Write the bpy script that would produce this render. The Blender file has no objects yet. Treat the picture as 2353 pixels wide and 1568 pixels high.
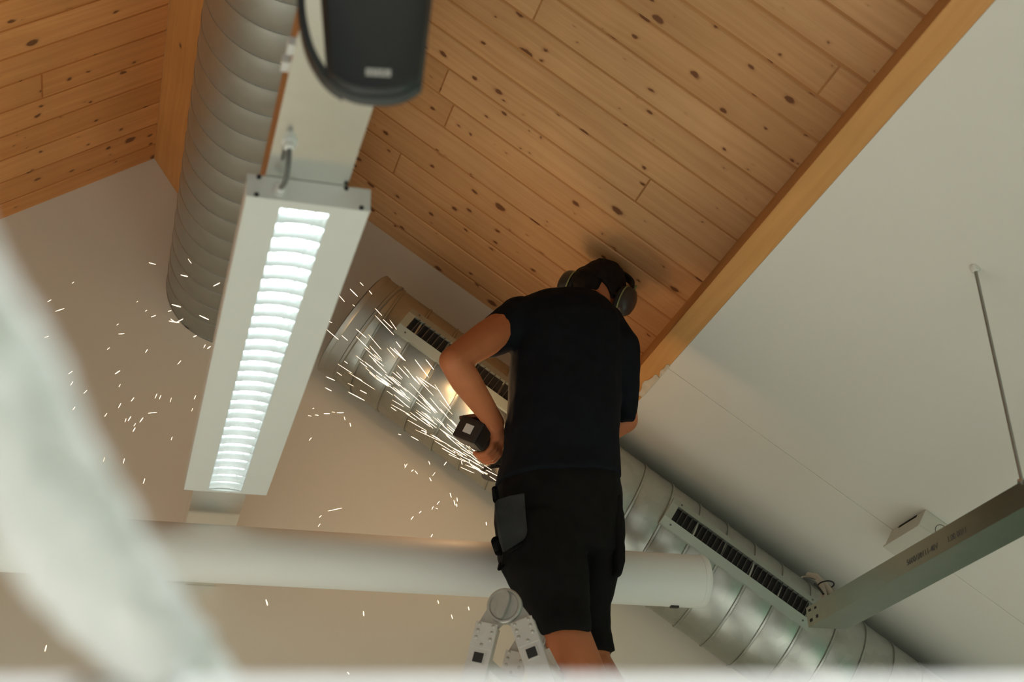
import bpy, bmesh, math, random
import numpy as np
from mathutils import Vector as V, Matrix, Quaternion, noise
random.seed(7)
scene = bpy.context.scene
col = scene.collection
PI = math.pi

# ------------------------------------------------------------------ camera
W, H, F = 2353.0, 1568.0, 3118.72
MR = ((0.95959352, -0.27970104, -0.03078313),      # camera right
      (0.09995274, 0.4410748, -0.89188703),        # camera down
      (0.2630394, 0.85277216, 0.4512094))          # camera forward
CZ = 1.5                                           # eye height
CR, CD, CF = V(MR[0]), V(MR[1]), V(MR[2])
CAM = V((0, 0, CZ))
cam = bpy.data.objects.new('camera', bpy.data.cameras.new('camera'))
col.objects.link(cam)
mw = Matrix(((CR.x, -CD.x, -CF.x, 0), (CR.y, -CD.y, -CF.y, 0), (CR.z, -CD.z, -CF.z, CZ), (0, 0, 0, 1)))
cam.matrix_world = mw
cam.data.sensor_width = 36
cam.data.lens = F / W * 36
cam.data.clip_start = 0.02
cam.data.dof.use_dof = True
cam.data.dof.focus_distance = 4.15
cam.data.dof.aperture_fstop = 3.4
scene.camera = cam

def P(x, y, Y):
    """where the line of sight through (x, y) of the photo meets the vertical plane at distance Y"""
    r = CR * ((x - W / 2) / F) + CD * ((y - H / 2) / F) + CF
    return CAM + r * (Y / r.y)

# ------------------------------------------------------------------ node helpers
def new_mat(name):
    m = bpy.data.materials.new(name); m.use_nodes = True
    nt = m.node_tree
    return m, nt, nt.nodes['Principled BSDF']
def nd(nt, t, **kw):
    n = nt.nodes.new(t)
    for k, v in kw.items():
        if k in n.inputs: n.inputs[k].default_value = v
        else: setattr(n, k, v)
    return n
def lk(nt, a, b): nt.links.new(a, b)
def ramp(nt, src, stops):
    n = nt.nodes.new('ShaderNodeValToRGB')
    e = n.color_ramp.elements
    while len(e) < len(stops): e.new(0.5)
    for el, (p, c) in zip(e, stops):
        el.position = p; el.color = (c, c, c, 1) if not isinstance(c, tuple) else (*c, 1)
    lk(nt, src, n.inputs[0]); return n.outputs[0]
def mix(nt, fac, a, b, mode='MIX'):
    n = nt.nodes.new('ShaderNodeMix'); n.data_type = 'RGBA'; n.blend_type = mode
    for i, v in ((0, fac), (6, a), (7, b)):
        if hasattr(v, 'links'): lk(nt, v, n.inputs[i])
        else: n.inputs[i].default_value = v if i == 0 else (*v, 1)
    return n.outputs[2]
def math_n(nt, op, a, b=None, c=None):
    n = nt.nodes.new('ShaderNodeMath'); n.operation = op
    for i, v in enumerate((a, b, c)):
        if v is None: continue
        if hasattr(v, 'links'): lk(nt, v, n.inputs[i])
        else: n.inputs[i].default_value = v
    return n.outputs[0]
def bump(nt, bs, h, strength=0.3, dist=0.002):
    b = nd(nt, 'ShaderNodeBump', Strength=strength, Distance=dist)
    lk(nt, h, b.inputs['Height']); lk(nt, b.outputs[0], bs.inputs['Normal'])

def simple(name, color, rough=0.5, metal=0.0, var=0.06, scale=12, bmp=0.0, bscale=80, spec=0.5):
    m, nt, bs = new_mat(name)
    tc = nd(nt, 'ShaderNodeTexCoord')
    n = nd(nt, 'ShaderNodeTexNoise', Scale=scale, Detail=4.0)
    lk(nt, tc.outputs['Object'], n.inputs['Vector'])
    f = ramp(nt, n.outputs[0], [(0.25, 1 - var), (0.75, 1 + var)])
    c = mix(nt, 1.0, color, f, 'MULTIPLY')
    lk(nt, c, bs.inputs['Base Color'])
    bs.inputs['Roughness'].default_value = rough
    bs.inputs['Metallic'].default_value = metal
    bs.inputs['Specular IOR Level'].default_value = spec
    if bmp:
        n2 = nd(nt, 'ShaderNodeTexNoise', Scale=bscale, Detail=3.0)
        lk(nt, tc.outputs['Object'], n2.inputs['Vector'])
        bump(nt, bs, n2.outputs[0], bmp)
    return m

def wood(name, base, dark, knots=True, kscale=5.6):
    m, nt, bs = new_mat(name)
    uv = nd(nt, 'ShaderNodeUVMap', uv_map='wood')
    at = nd(nt, 'ShaderNodeAttribute', attribute_name='tone')
    sep = nd(nt, 'ShaderNodeSeparateXYZ'); lk(nt, uv.outputs[0], sep.inputs[0])
    # slow wandering of the grain
    w = nd(nt, 'ShaderNodeTexNoise', Scale=2.2, Detail=2.0); lk(nt, uv.outputs[0], w.inputs['Vector'])
    warp = math_n(nt, 'MULTIPLY', w.outputs[0], 0.05)
    vv = math_n(nt, 'ADD', sep.outputs[1], warp)
    cmb = nd(nt, 'ShaderNodeCombineXYZ')
    lk(nt, math_n(nt, 'MULTIPLY', sep.outputs[0], 1.6), cmb.inputs[0])
    lk(nt, math_n(nt, 'MULTIPLY', vv, 46.0), cmb.inputs[1])
    g = nd(nt, 'ShaderNodeTexNoise', Scale=1.0, Detail=5.0, Roughness=0.6); lk(nt, cmb.outputs[0], g.inputs['Vector'])
    gf = ramp(nt, g.outputs[0], [(0.35, 0.0), (0.68, 1.0)])
    c = mix(nt, math_n(nt, 'MULTIPLY', gf, 0.42), base, dark)
    # broad blotches
    bl = nd(nt, 'ShaderNodeTexNoise', Scale=3.0, Detail=2.0); lk(nt, uv.outputs[0], bl.inputs['Vector'])
    c = mix(nt, 1.0, c, ramp(nt, bl.outputs[0], [(0.3, 0.9), (0.7, 1.07)]), 'MULTIPLY')
    # tone of the single board
    tn = ramp(nt, at.outputs['Fac'], [(0.0, (0.74, 0.62, 0.47)), (0.15, (0.9, 0.86, 0.8)), (0.55, (1.0, 0.98, 0.96)), (1.0, (1.06, 1.08, 1.1))])
    c = mix(nt, 1.0, c, tn, 'MULTIPLY')
    if knots:
        for sc, thr, big in ((kscale * 1.12, 0.12, True), (kscale * 1.45, 0.085, False)):
            nz = nd(nt, 'ShaderNodeTexNoise', Scale=30.0, Detail=2.0); lk(nt, uv.outputs[0], nz.inputs['Vector'])
            add = nd(nt, 'ShaderNodeVectorMath', operation='MULTIPLY_ADD')
            lk(nt, nz.outputs['Color'], add.inputs[0]); add.inputs[1].default_value = (0.022, 0.018, 0)
            lk(nt, uv.outputs[0], add.inputs[2])
            mp = nd(nt, 'ShaderNodeMapping'); lk(nt, add.outputs[0], mp.inputs[0])
            mp.inputs['Scale'].default_value = (0.78, 1.12, 1); mp.inputs['Location'].default_value = (0.37 * sc, 0.11, 0)
            vo = nd(nt, 'ShaderNodeTexVoronoi', Scale=sc); vo.voronoi_dimensions = '2D'
            lk(nt, mp.outputs[0], vo.inputs['Vector'])
            s2 = nd(nt, 'ShaderNodeSeparateColor'); lk(nt, vo.outputs['Color'], s2.inputs[0])
            size = ramp(nt, s2.outputs[0], [(0.06 if big else 0.15, 0.0), (1.0, thr)])
            k = math_n(nt, 'SUBTRACT', size, vo.outputs['Distance'])
            core = ramp(nt, math_n(nt, 'MULTIPLY', k, 24.0), [(0.0, 0.0), (0.8, 1.0)])
            halo = ramp(nt, math_n(nt, 'MULTIPLY', math_n(nt, 'ADD', k, 0.05), 9.0), [(0.0, 0.0), (0.9, 0.75)])
            live = math_n(nt, 'GREATER_THAN', size, 0.012)
            c = mix(nt, math_n(nt, 'MULTIPLY', math_n(nt, 'MULTIPLY', halo, live), 0.6), c, (0.36, 0.145, 0.045))
            c = mix(nt, math_n(nt, 'MULTIPLY', math_n(nt, 'MULTIPLY', core, live), 0.85), c, (0.13, 0.045, 0.018))
    lk(nt, c, bs.inputs['Base Color'])
    bs.inputs['Roughness'].default_value = 0.55
    bs.inputs['Specular IOR Level'].default_value = 0.3
    bump(nt, bs, g.outputs[0], 0.12, 0.001)
    return m

def galv(name, color, rough, spangle=0.12, scale=28, metal=1.0, streak=0.0):
    m, nt, bs = new_mat(name)
    tc = nd(nt, 'ShaderNodeTexCoord')
    v = nd(nt, 'ShaderNodeTexVoronoi', Scale=scale * 3); lk(nt, tc.outputs['Object'], v.inputs['Vector'])
    n = nd(nt, 'ShaderNodeTexNoise', Scale=scale * 0.25, Detail=5.0); lk(nt, tc.outputs['Object'], n.inputs['Vector'])
    s2 = nd(nt, 'ShaderNodeSeparateColor'); lk(nt, v.outputs['Color'], s2.inputs[0])
    f = math_n(nt, 'ADD', math_n(nt, 'MULTIPLY', s2.outputs[0], spangle), math_n(nt, 'MULTIPLY', n.outputs[0], spangle * 2.2))
    f = math_n(nt, 'ADD', f, 1 - spangle * 1.6)
    c = mix(nt, 1.0, color, f, 'MULTIPLY'); 
    cc = nd(nt, 'ShaderNodeCombineColor')
    for i in range(3): lk(nt, f, cc.inputs[i])
    c = mix(nt, 1.0, color, cc.outputs[0], 'MULTIPLY')
    lk(nt, c, bs.inputs['Base Color'])
    bs.inputs['Metallic'].default_value = metal
    r = math_n(nt, 'MULTIPLY_ADD', n.outputs[0], 0.03, rough - 0.015)
    lk(nt, r, bs.inputs['Roughness'])
    return m

def glow(name, color, strength):
    m, nt, bs = new_mat(name)
    bs.inputs['Base Color'].default_value = (*color, 1)
    bs.inputs['Emission Color'].default_value = (*color, 1)
    bs.inputs['Emission Strength'].default_value = strength
    return m

M = {}
M['wood'] = wood('pine_boards', (0.66, 0.395, 0.190), (0.46, 0.22, 0.080))
M['woodL'] = wood('pine_boards_redder', (0.68, 0.31, 0.105), (0.45, 0.16, 0.042))
M['beam'] = wood('pine_beam', (0.60, 0.31, 0.105), (0.43, 0.185, 0.05), knots=False)
M['purlin'] = wood('pine_purlin', (0.60, 0.29, 0.09), (0.42, 0.165, 0.042), kscale=3.4)
M['wall'] = simple('wall_paint', (0.69, 0.64, 0.545), 0.85, var=0.02, scale=2, bmp=0.05, bscale=160)
M['white_ceiling'] = simple('ceiling_paint', (0.70, 0.69, 0.635), 0.85, var=0.015, scale=2, bmp=0.04, bscale=160)
M['green_bounce_wall'] = simple('green_bounce_paint', (0.17, 0.36, 0.23), 0.7, var=0.03, scale=2)  # green chosen for an unseen wall, to bounce green light onto channel and grille
M['floor'] = simple('pale_floor', (0.72, 0.70, 0.65), 0.6, var=0.03, scale=3)
M['duct'] = galv('galvanised_duct', (0.42, 0.435, 0.40), 0.34, 0.12, 10)
M['duct_dull'] = galv('galvanised_duct_dull', (0.43, 0.445, 0.425), 0.47, 0.05, 10)
M['seam'] = galv('seam_metal', (0.36, 0.36, 0.33), 0.45, 0.05)
M['trunk'] = galv('bright_trunking', (0.90, 0.91, 0.88), 0.17, 0.03, 8)
M['trunk2'] = galv('brushed_trunking', (0.36, 0.40, 0.355), 0.30, 0.05, 8)
M['grille'] = simple('grille_paint', (0.37, 0.41, 0.36), 0.38, 0.5, var=0.03)
M['vane'] = simple('vane_metal', (0.10, 0.095, 0.085), 0.5, 0.3)
M['dark'] = simple('dark_void', (0.012, 0.011, 0.011), 0.8)
M['pipe'] = simple('white_pipe_paint', (0.74, 0.745, 0.71), 0.5, var=0.012, scale=3)
M['lampbody'] = simple('lamp_grey_paint', (0.60, 0.61, 0.575), 0.48, var=0.01)
M['louver'] = simple('louver_aluminium', (0.86, 0.89, 0.88), 0.24, 0.85, var=0.04, scale=40)
M['tube'] = glow('fluorescent_tube', (0.86, 0.97, 1.0), 2.6)
M['screw'] = simple('black_screw', (0.03, 0.03, 0.03), 0.4, 0.5)
M['gland'] = simple('cable_gland_plastic', (0.62, 0.63, 0.60), 0.5)
M['cable'] = simple('grey_cable', (0.10, 0.105, 0.10), 0.5)
M['speaker'] = simple('speaker_black', (0.020, 0.023, 0.023), 0.40, var=0.05, scale=60, bmp=0.1, bscale=600)
M['speaker_rim'] = simple('speaker_rim', (0.045, 0.05, 0.048), 0.6)
M['badge'] = simple('badge_white', (0.62, 0.61, 0.57), 0.5)
M['shirt'] = simple('navy_shirt', (0.0075, 0.0085, 0.0115), 0.95, var=0.15, scale=30, bmp=0.2, bscale=200, spec=0.12)
M['shorts'] = simple('black_shorts', (0.0085, 0.008, 0.0078), 0.95, var=0.2, scale=25, bmp=0.2, bscale=160, spec=0.12)
M['pouch'] = simple('faded_pouch', (0.030, 0.031, 0.032), 0.9, var=0.4, scale=14, bmp=0.2, spec=0.2)
M['skin'] = simple('skin', (0.46, 0.155, 0.062), 0.55, var=0.08, scale=14, bmp=0.06, bscale=160, spec=0.3)
M['lip'] = simple('lip', (0.35, 0.10, 0.07), 0.5)
M['eye'] = simple('eye_white', (0.7, 0.68, 0.64), 0.3)
M['hair'] = simple('dark_hair', (0.010, 0.0075, 0.0065), 0.8, var=0.4, scale=60, bmp=0.5, bscale=180, spec=0.2)
M['muff'] = simple('ear_cup_grey', (0.040, 0.040, 0.036), 0.42, var=0.25, scale=30)
M['muff_rim'] = simple('ear_cup_green_rim', (0.26, 0.31, 0.14), 0.5)
M['rubber'] = simple('black_rubber', (0.012, 0.012, 0.012), 0.6)
M['tool'] = simple('tool_black', (0.018, 0.015, 0.013), 0.5, var=0.2)
M['toolred'] = simple('tool_brown', (0.10, 0.035, 0.018), 0.5)
M['steel'] = simple('steel', (0.42, 0.41, 0.39), 0.35, 1.0)
M['ladder'] = galv('ladder_aluminium', (0.66, 0.66, 0.62), 0.42, 0.05, 14, metal=0.75)
M['hinge'] = galv('ladder_hinge', (0.46, 0.46, 0.42), 0.45, 0.08, 20, metal=0.75)
M['box'] = simple('junction_box_paint', (0.58, 0.565, 0.50), 0.7, var=0.02)
M['ink'] = simple('grey_ink', (0.10, 0.10, 0.095), 0.8)
M['beige_cable'] = simple('beige_conduit', (0.42, 0.39, 0.33), 0.5)
M['plaster'] = simple('plaster', (0.60, 0.53, 0.42), 0.9, var=0.15, scale=30, bmp=0.4)
M['plastic'] = simple('white_crumpled_plastic', (0.80, 0.83, 0.82), 0.35, var=0.06, scale=10)
M['rail'] = simple('white_rail', (0.80, 0.81, 0.80), 0.5)
M['spark'] = glow('glowing_spark', (1.0, 0.68, 0.42), 6.0)
M['spark'].cycles.emission_sampling = 'NONE'
M['glass'] = simple('window_pane', (0.8, 0.85, 0.9), 0.1)

# ------------------------------------------------------------------ mesh helpers
def obj(name, bm, mat=None, parent=None, smooth=False, loc=None):
    me = bpy.data.meshes.new(name)
    bmesh.ops.recalc_face_normals(bm, faces=bm.faces)
    bm.to_mesh(me); bm.free()
    o = bpy.data.objects.new(name, me); col.objects.link(o)
    if mat: me.materials.append(M[mat] if isinstance(mat, str) else mat)
    if smooth:
        for p in me.polygons: p.use_smooth = True
    if parent:
        o.parent = parent
        o.matrix_parent_inverse = Matrix.Translation(-parent.location)
    return o
def recenter(o):
    """put the origin of a single-mesh thing at its lowest middle"""
    vs = [v.co for v in o.data.vertices]
    c = V(((min(v.x for v in vs) + max(v.x for v in vs)) / 2, (min(v.y for v in vs) + max(v.y for v in vs)) / 2, min(v.z for v in vs)))
    o.data.transform(Matrix.Translation(-c)); o.location = c
    return o
def thing(name, label, cat, loc, group=None):
    o = bpy.data.objects.new(name, None); col.objects.link(o)
    o.location = loc; o.empty_display_size = 0.05
    return tag(o, label, cat, group)
def tag(o, label, cat, group=None):
    o['label'] = label; o['category'] = cat
    if group: o['group'] = group
    return o
def struct(o, label=None):
    o['kind'] = 'structure'
    if label: o['label'] = label
    return o
def sharp(o, ang=40):
    me = o.data
    for p in me.polygons: p.use_smooth = True
    me.set_sharp_from_angle(angle=math.radians(ang))
    return o

def hexa(bm, pts):
    """eight points: bottom four then top four, both counted the same way round"""
    vs = [bm.verts.new(p) for p in pts]
    for f in ((0, 1, 2, 3), (4, 5, 6, 7), (0, 1, 5, 4), (1, 2, 6, 5), (2, 3, 7, 6), (3, 0, 4, 7)):
        bm.faces.new([vs[i] for i in f])
    return vs
def box(bm, c, a, b, d, bev=0.0):
    """box about c with half vectors a, b, d"""
    c, a, b, d = V(c), V(a), V(b), V(d)
    t = bmesh.new()
    hexa(t, [c - a - b - d, c + a - b - d, c + a + b - d, c - a + b - d, c - a - b + d, c + a - b + d, c + a + b + d, c - a + b + d])
    if bev: bmesh.ops.bevel(t, geom=t.edges[:], offset=bev, segments=2, affect='EDGES', profile=0.7)
    merge(bm, t)
def aabb(bm, x0, x1, y0, y1, z0, z1, bev=0.0):
    box(bm, ((x0 + x1) / 2, (y0 + y1) / 2, (z0 + z1) / 2), ((x1 - x0) / 2, 0, 0), (0, (y1 - y0) / 2, 0), (0, 0, (z1 - z0) / 2), bev)
def merge(bm, t):
    me = bpy.data.meshes.new('tmp'); t.to_mesh(me); t.free()
    bm.from_mesh(me); bpy.data.meshes.remove(me)
def frame_of(d):
    d = V(d).normalized()
    u = d.cross(V((0, 0, 1)))
    if u.length < 1e-3: u = d.cross(V((0, 1, 0)))
    u.normalize(); return u, d.cross(u).normalized(), d
def tube(bm, pts, rad, n=12, cap=True, closed=False):
    pts = [V(p) for p in pts]
    if not hasattr(rad, '__len__'): rad = [rad] * len(pts)
    rings = []; u = None
    for i, p in enumerate(pts):
        if closed: d = pts[(i + 1) % len(pts)] - pts[i - 1]
        else: d = pts[min(i + 1, len(pts) - 1)] - pts[max(i - 1, 0)]
        d.normalize()
        if u is None: u, w, _ = frame_of(d)
        else:
            u = (u - d * u.dot(d)).normalized(); w = d.cross(u)
        rings.append([bm.verts.new(p + (u * math.cos(k * 2 * PI / n) + w * math.sin(k * 2 * PI / n)) * rad[i]) for k in range(n)])
    m = len(rings)
    for i in range(m if closed else m - 1):
        a, b = rings[i], rings[(i + 1) % m]
        for k in range(n): bm.faces.new((a[k], a[(k + 1) % n], b[(k + 1) % n], b[k]))
    if cap and not closed:
        bm.faces.new(rings[0]); bm.faces.new(rings[-1])
def cyl(bm, a, b, r0, r1=None, n=24): tube(bm, [a, b], [r0, r0 if r1 is None else r1], n)
def lathe(bm, c, axis, prof, n=32):
    """prof: list of (distance along axis, radius)"""
    u, w, d = frame_of(axis); c = V(c); rings = []
    for t, r in prof:
        rings.append([bm.verts.new(c + d * t + (u * math.cos(k * 2 * PI / n) + w * math.sin(k * 2 * PI / n)) * max(r, 1e-5)) for k in range(n)])
    for a, b in zip(rings, rings[1:]):
        for k in range(n): bm.faces.new((a[k], a[(k + 1) % n], b[(k + 1) % n], b[k]))
    if prof[0][1] > 1e-4: bm.faces.new(rings[0])
    if prof[-1][1] > 1e-4: bm.faces.new(rings[-1])
def prism(bm, pts, d):
    """polygon extruded by d"""
    d = V(d); a = [bm.verts.new(V(p)) for p in pts]; b = [bm.verts.new(V(p) + d) for p in pts]
    n = len(a); bm.faces.new(a); bm.faces.new(b[::-1])
    for i in range(n): bm.faces.new((a[i], a[(i + 1) % n], b[(i + 1) % n], b[i]))
def ball(bm, c, r, rot=None, n=14):
    """ellipsoid with radii r = (x, y, z) turned by the 3 columns in rot"""
    t = bmesh.new(); bmesh.ops.create_uvsphere(t, u_segments=n + 4, v_segments=n, radius=1)
    m = Matrix.Diagonal((*r, 1))
    if rot: m = Matrix((rot[0], rot[1], rot[2])).transposed().to_4x4() @ m
    bmesh.ops.transform(t, matrix=Matrix.Translation(V(c)) @ m, verts=t.verts[:]); merge(bm, t)
def cap(bm, a, ra, b, rb, n=10):
    """tapered capsule"""
    t = bmesh.new(); a, b = V(a), V(b)
    for c, r in ((a, ra), (b, rb)):
        bmesh.ops.create_uvsphere(t, u_segments=n + 4, v_segments=n, radius=r, matrix=Matrix.Translation(c))
    r = bmesh.ops.convex_hull(t, input=t.verts[:], use_existing_faces=False)
    bmesh.ops.delete(t, geom=list(set(g for g in r['geom_interior'] if isinstance(g, bmesh.types.BMVert))), context='VERTS')
    merge(bm, t)
def chain(bm, pr):
    for (a, ra), (b, rb) in zip(pr, pr[1:]): cap(bm, a, ra, b, rb)
def loft(bm, secs, n=24):
    """secs: (left point, right point, half depth, sharpness) - closed elliptical sections"""
    rings = []
    for L, R, hd in secs:
        L, R = V(L), V(R); c = (L + R) / 2; a = (R - L) / 2
        d = V((a.y, -a.x, 0)).normalized() * -1
        ring = []
        for k in range(n):
            t = k * 2 * PI / n; cx, sy = math.cos(t), math.sin(t)
            e = 0.82
            ring.append(bm.verts.new(c + a * (math.copysign(abs(cx) ** e, cx)) + d * hd * math.copysign(abs(sy) ** e, sy)))
        rings.append(ring)
    for a, b in zip(rings, rings[1:]):
        for k in range(n): bm.faces.new((a[k], a[(k + 1) % n], b[(k + 1) % n], b[k]))
    bm.faces.new(rings[0]); bm.faces.new(rings[-1])
def remeshed(name, bm, voxel, smooth_it, mat, parent=None, rough=None):
    """grow one continuous skin round everything in bm"""
    bmesh.ops.recalc_face_normals(bm, faces=bm.faces)
    me = bpy.data.meshes.new(name); bm.to_mesh(me); bm.free()
    o = bpy.data.objects.new(name, me); col.objects.link(o)
    r = o.modifiers.new('r', 'REMESH'); r.mode = 'VOXEL'; r.voxel_size = voxel; r.adaptivity = 0
    s = o.modifiers.new('s', 'SMOOTH'); s.factor = 0.5; s.iterations = smooth_it
    dg = bpy.context.evaluated_depsgraph_get()
    me2 = bpy.data.meshes.new_from_object(o.evaluated_get(dg))
    o.modifiers.clear(); o.data = me2; bpy.data.meshes.remove(me)
    me2.name = name; me2.materials.clear(); me2.materials.append(M[mat])
    if rough:
        amp, sc = rough
        for v in me2.vertices: v.co += v.normal * noise.fractal(v.co * sc, 1.0, 2.0, 3) * amp
    for p in me2.polygons: p.use_smooth = True
    if parent:
        o.parent = parent; o.matrix_parent_inverse = Matrix.Translation(-parent.location)
    return o

# ------------------------------------------------------------------ the room
YW = 4.3                       # gable wall
S = 0.682; N = math.sqrt(1 + S * S)
CL = 2.885 + CZ; CRT = 3.2525 + CZ; DW = 0.245; CW = CRT - DW * N; KW = (3.2525 - DW * N) / (3.2525 - 0.2 * N)      # the planes z = c -+ S x
UPL = V((1, 0, S)) / N         # up the left slope
UPR = V((-1, 0, S)) / N        # up the right slope
NL = V((S, 0, -1)) / N         # into the room from the left slope
NR = V((-S, 0, -1)) / N        # into the room from the right slope
RX = (CRT - CL) / (2 * S); RZ = CL + S * RX
XL, XR, YB = -3.2, 3.4, -3.5
def zl(x): return CL + S * x
def zr(x): return CRT - S * x
def zw(x): return CW - S * x

bm = bmesh.new(); aabb(bm, XL - 0.15, XR + 0.15, YB - 0.15, YW + 0.15, -0.12, 0); struct(obj('floor', bm, 'floor'))
bm = bmesh.new()
prism(bm, [(XL - .1, YW, 0), (XR + .1, YW, 0), (XR + .1, YW, zr(XR + .1)), (RX, YW, RZ), (XL - .1, YW, zl(XL - .1))], (0, 0.15, 0))
struct(obj('wall_far', bm, 'wall'), 'plain gable wall behind the ducts')
bm = bmesh.new()
prism(bm, [(XL - .1, YB, 0), (XR + .1, YB, 0), (XR + .1, YB, zr(XR + .1)), (RX, YB, RZ), (XL - .1, YB, zl(XL - .1))], (0, -0.15, 0))
struct(obj('wall_back', bm, 'wall'))
bm = bmesh.new(); aabb(bm, XL - 0.15, XL, YB, YW, 0, zl(XL) + .05); struct(obj('wall_left', bm, 'wall'))
bm = bmesh.new(); aabb(bm, XR, XR + 0.15, YB, YW, 0, zw(XR) + .1); struct(obj('wall_right', bm, 'green_bounce_wall'))

def boards(name, mat, origin, u, v, nrm, length, y0, pitch, count, joints, label, trims=True):
    """tongue-and-groove boarding: boards run along u, lie side by side along v; nrm looks into the room"""
    bm = bmesh.new(); uvl = bm.loops.layers.uv.new('wood'); tone = bm.faces.layers.float.new('tone')
    rnd = random.Random(len(name) * 31 + count)
    gap, ch, dep = 0.0056, 0.0025, 0.0035
    def quad(pts, off, t):
        f = bm.faces.new([bm.verts.new(origin + u * a + v * b + nrm * c) for a, b, c in pts]); f[tone] = t
        for l, (a, b, c) in zip(f.loops, pts): l[uvl].uv = (a + off[0], b + off[1])
    for k in range(count):
        va, vb = y0 + k * pitch, y0 + (k + 1) * pitch
        js = sorted(joints.get(k, []))
        if not js and rnd.random() < 0.35: js = [rnd.uniform(0.15, 0.85) * length] if k < 6 else []
        ends = [0.0] + js + [length]
        for a0, a1 in zip(ends, ends[1:]):
            off = (rnd.uniform(0, 40), rnd.uniform(0, 40)); t = rnd.uniform(0.15, 1.0)
            ga = 0.003 if a0 > 0 else 0; gb = 0.003 if a1 < length else 0
            A, B, a, b = va + gap, vb - gap, a0 + ga, a1 - gb
            quad([(a, A + ch, 0), (b, A + ch, 0), (b, B - ch, 0), (a, B - ch, 0)], off, t)
            quad([(a, A, -dep), (b, A, -dep), (b, A + ch, 0), (a, A + ch, 0)], off, t)
            quad([(a, B - ch, 0), (b, B - ch, 0), (b, B, -dep), (a, B, -dep)], off, t)
            for e in (a, b): quad([(e, A, -dep), (e, A + ch, 0), (e, B - ch, 0), (e, B, -dep)], off, t)
    for d in (-dep, -0.03):
        quad([(0, y0, d), (length, y0, d), (length, y0 + pitch * count, d), (0, y0 + pitch * count, d)], (3, 5), 0.0)
    me = bpy.data.meshes.new(name); bm.to_mesh(me); bm.free()
    o = bpy.data.objects.new(name, me); col.objects.link(o); me.materials.append(M[mat])
    return struct(o, label)

def uvbox(name, mat, c, along, b, d, toned=0.6):
    """beam: box with grain along 'along'"""
    bm = bmesh.new(); box(bm, c, along, b, d, 0.004)
    uvl = bm.loops.layers.uv.new('wood'); tone = bm.faces.layers.float.new('tone')
    al, bn, dn = V(along).normalized(), V(b).normalized(), V(d).normalized()
    bm.normal_update()
    for f in bm.faces:
        f[tone] = toned
        s = abs(f.normal.dot(dn)) > 0.7
        for l in f.loops:
            p = l.vert.co
            l[uvl].uv = (p.dot(al), p.dot(bn if s else dn) + (0 if s else 7))
    return obj(name, bm, mat)

# right slope, from the ridge down to the beam; grooves at fixed distances into the room
LEN_R = (1.70 - RX) * N
def ur(x): return (x - RX) * N
K0 = -18
joints_r = {}
for yv, xs in ((2.775, .99), (2.382, 1.628), (3.168, 1.432), (3.823, .80), (3.299, .84), (3.43, .889), (1.858, 1.2), (2.644, 0.62)):
    joints_r.setdefault(int(round((yv - 2.382) / .131)) - K0, []).append(ur(xs))
boards('ceiling_right', 'wood', V((RX, 0, RZ)), -UPR, V((0, 1, 0)), NR, LEN_R, 2.382 + K0 * .131, .131, 15 - K0 , joints_r, 'knotty pine boarding on the right roof slope')
# left slope below the purlin
LEN_L = (-0.018 - XL) * N
def ul(x): return (-0.018 - x) * N
KL = -20
joints_l = {(1 - KL): [ul(-.368)], (5 - KL): [ul(-1.2)]}
boards('ceiling_left', 'woodL', V((-0.018, 0, zl(-0.018))), -UPL, V((0, 1, 0)), NL, LEN_L, 3.438 + KL * .1287, .1287, 7 - KL, joints_l, 'pine boarding on the left roof slope')
# strip between purlin and ridge
boards('ceiling_ridge', 'wood', V((RX, 0, RZ)), -UPL, V((0, 1, 0)), NL, (RX + .018) * N, 2.382 + K0 * .131, .131, 15 - K0, {}, 'short pine boarding between purlin and ridge')
# the two beams
ydir = V((0, (YW - YB) / 2, 0)); ymid = (YW + YB) / 2
e = V((-0.018, ymid, zl(-0.018)))
struct(uvbox('trim_1', 'purlin', e + NL * 0.1 + UPL * 0.06, ydir, UPL * 0.06, NL * 0.1), 'wooden purlin beside the round duct on the left slope')
XB = 1.588 * KW
e = V((XB, ymid, zw(XB)))
wb = 0.058 * N
beam = struct(uvbox('trim_2', 'beam', e - UPR * (wb / 2) - NR * 0.15, ydir, UPR * (wb / 2), NR * 0.15, 0.75), 'straight pale wooden beam edging the white ceiling')
# dried plaster at the far end of the beam
rnd = random.Random(3)
for i, (cy, ln, wd) in enumerate(((3.79 * KW, 0.075, 0.026), (3.66 * KW, 0.04, 0.012))):
    bm = bmesh.new(); pts = []
    base = V((XB + 0.058, 0, zw(XB + 0.058)))
    n = 22
    for k in range(n):
        t = k * 2 * PI / n
        a = ln * math.cos(t) * (1 + 0.15 * math.sin(3 * t + i)); b = max(0.0, math.sin(t)) ** 0.6 * wd * (1 + 0.2 * math.sin(5 * t + 2 * i))
        pts.append(base + UPR * (b - 0.001) + V((0, cy + a, 0)) - NR * 0.001)
    prism(bm, pts, NR * 0.004)
    o = obj('plaster_smear', bm, 'plaster', beam); o['label'] = 'dried plaster smear on the beam'
    o.matrix_parent_inverse = Matrix.Identity(4)
# white sloping ceiling in two panels with a fine joint
bm = bmesh.new()
u0, u1 = 0.058 * N, (XR + .1 - XB) * N
o0 = V((XB, 0, zw(XB)))
for ya, yb in ((YB, 3.641 * KW - .001), (3.641 * KW + .001, YW)):
    c = o0 - UPR * ((u0 + u1) / 2) + V((0, (ya + yb) / 2, 0)) - NR * 0.0065
    box(bm, c, UPR * ((u1 - u0) / 2), (0, (yb - ya) / 2, 0), NR * 0.0065)
c = o0 - UPR * ((u0 + u1) / 2) + V((0, ymid, 0)) - NR * 0.043
box(bm, c, UPR * ((u1 - u0) / 2), ydir, NR * 0.03)
struct(obj('ceiling_white', bm, 'white_ceiling'), 'white sloping ceiling to the right of the beam')

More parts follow.
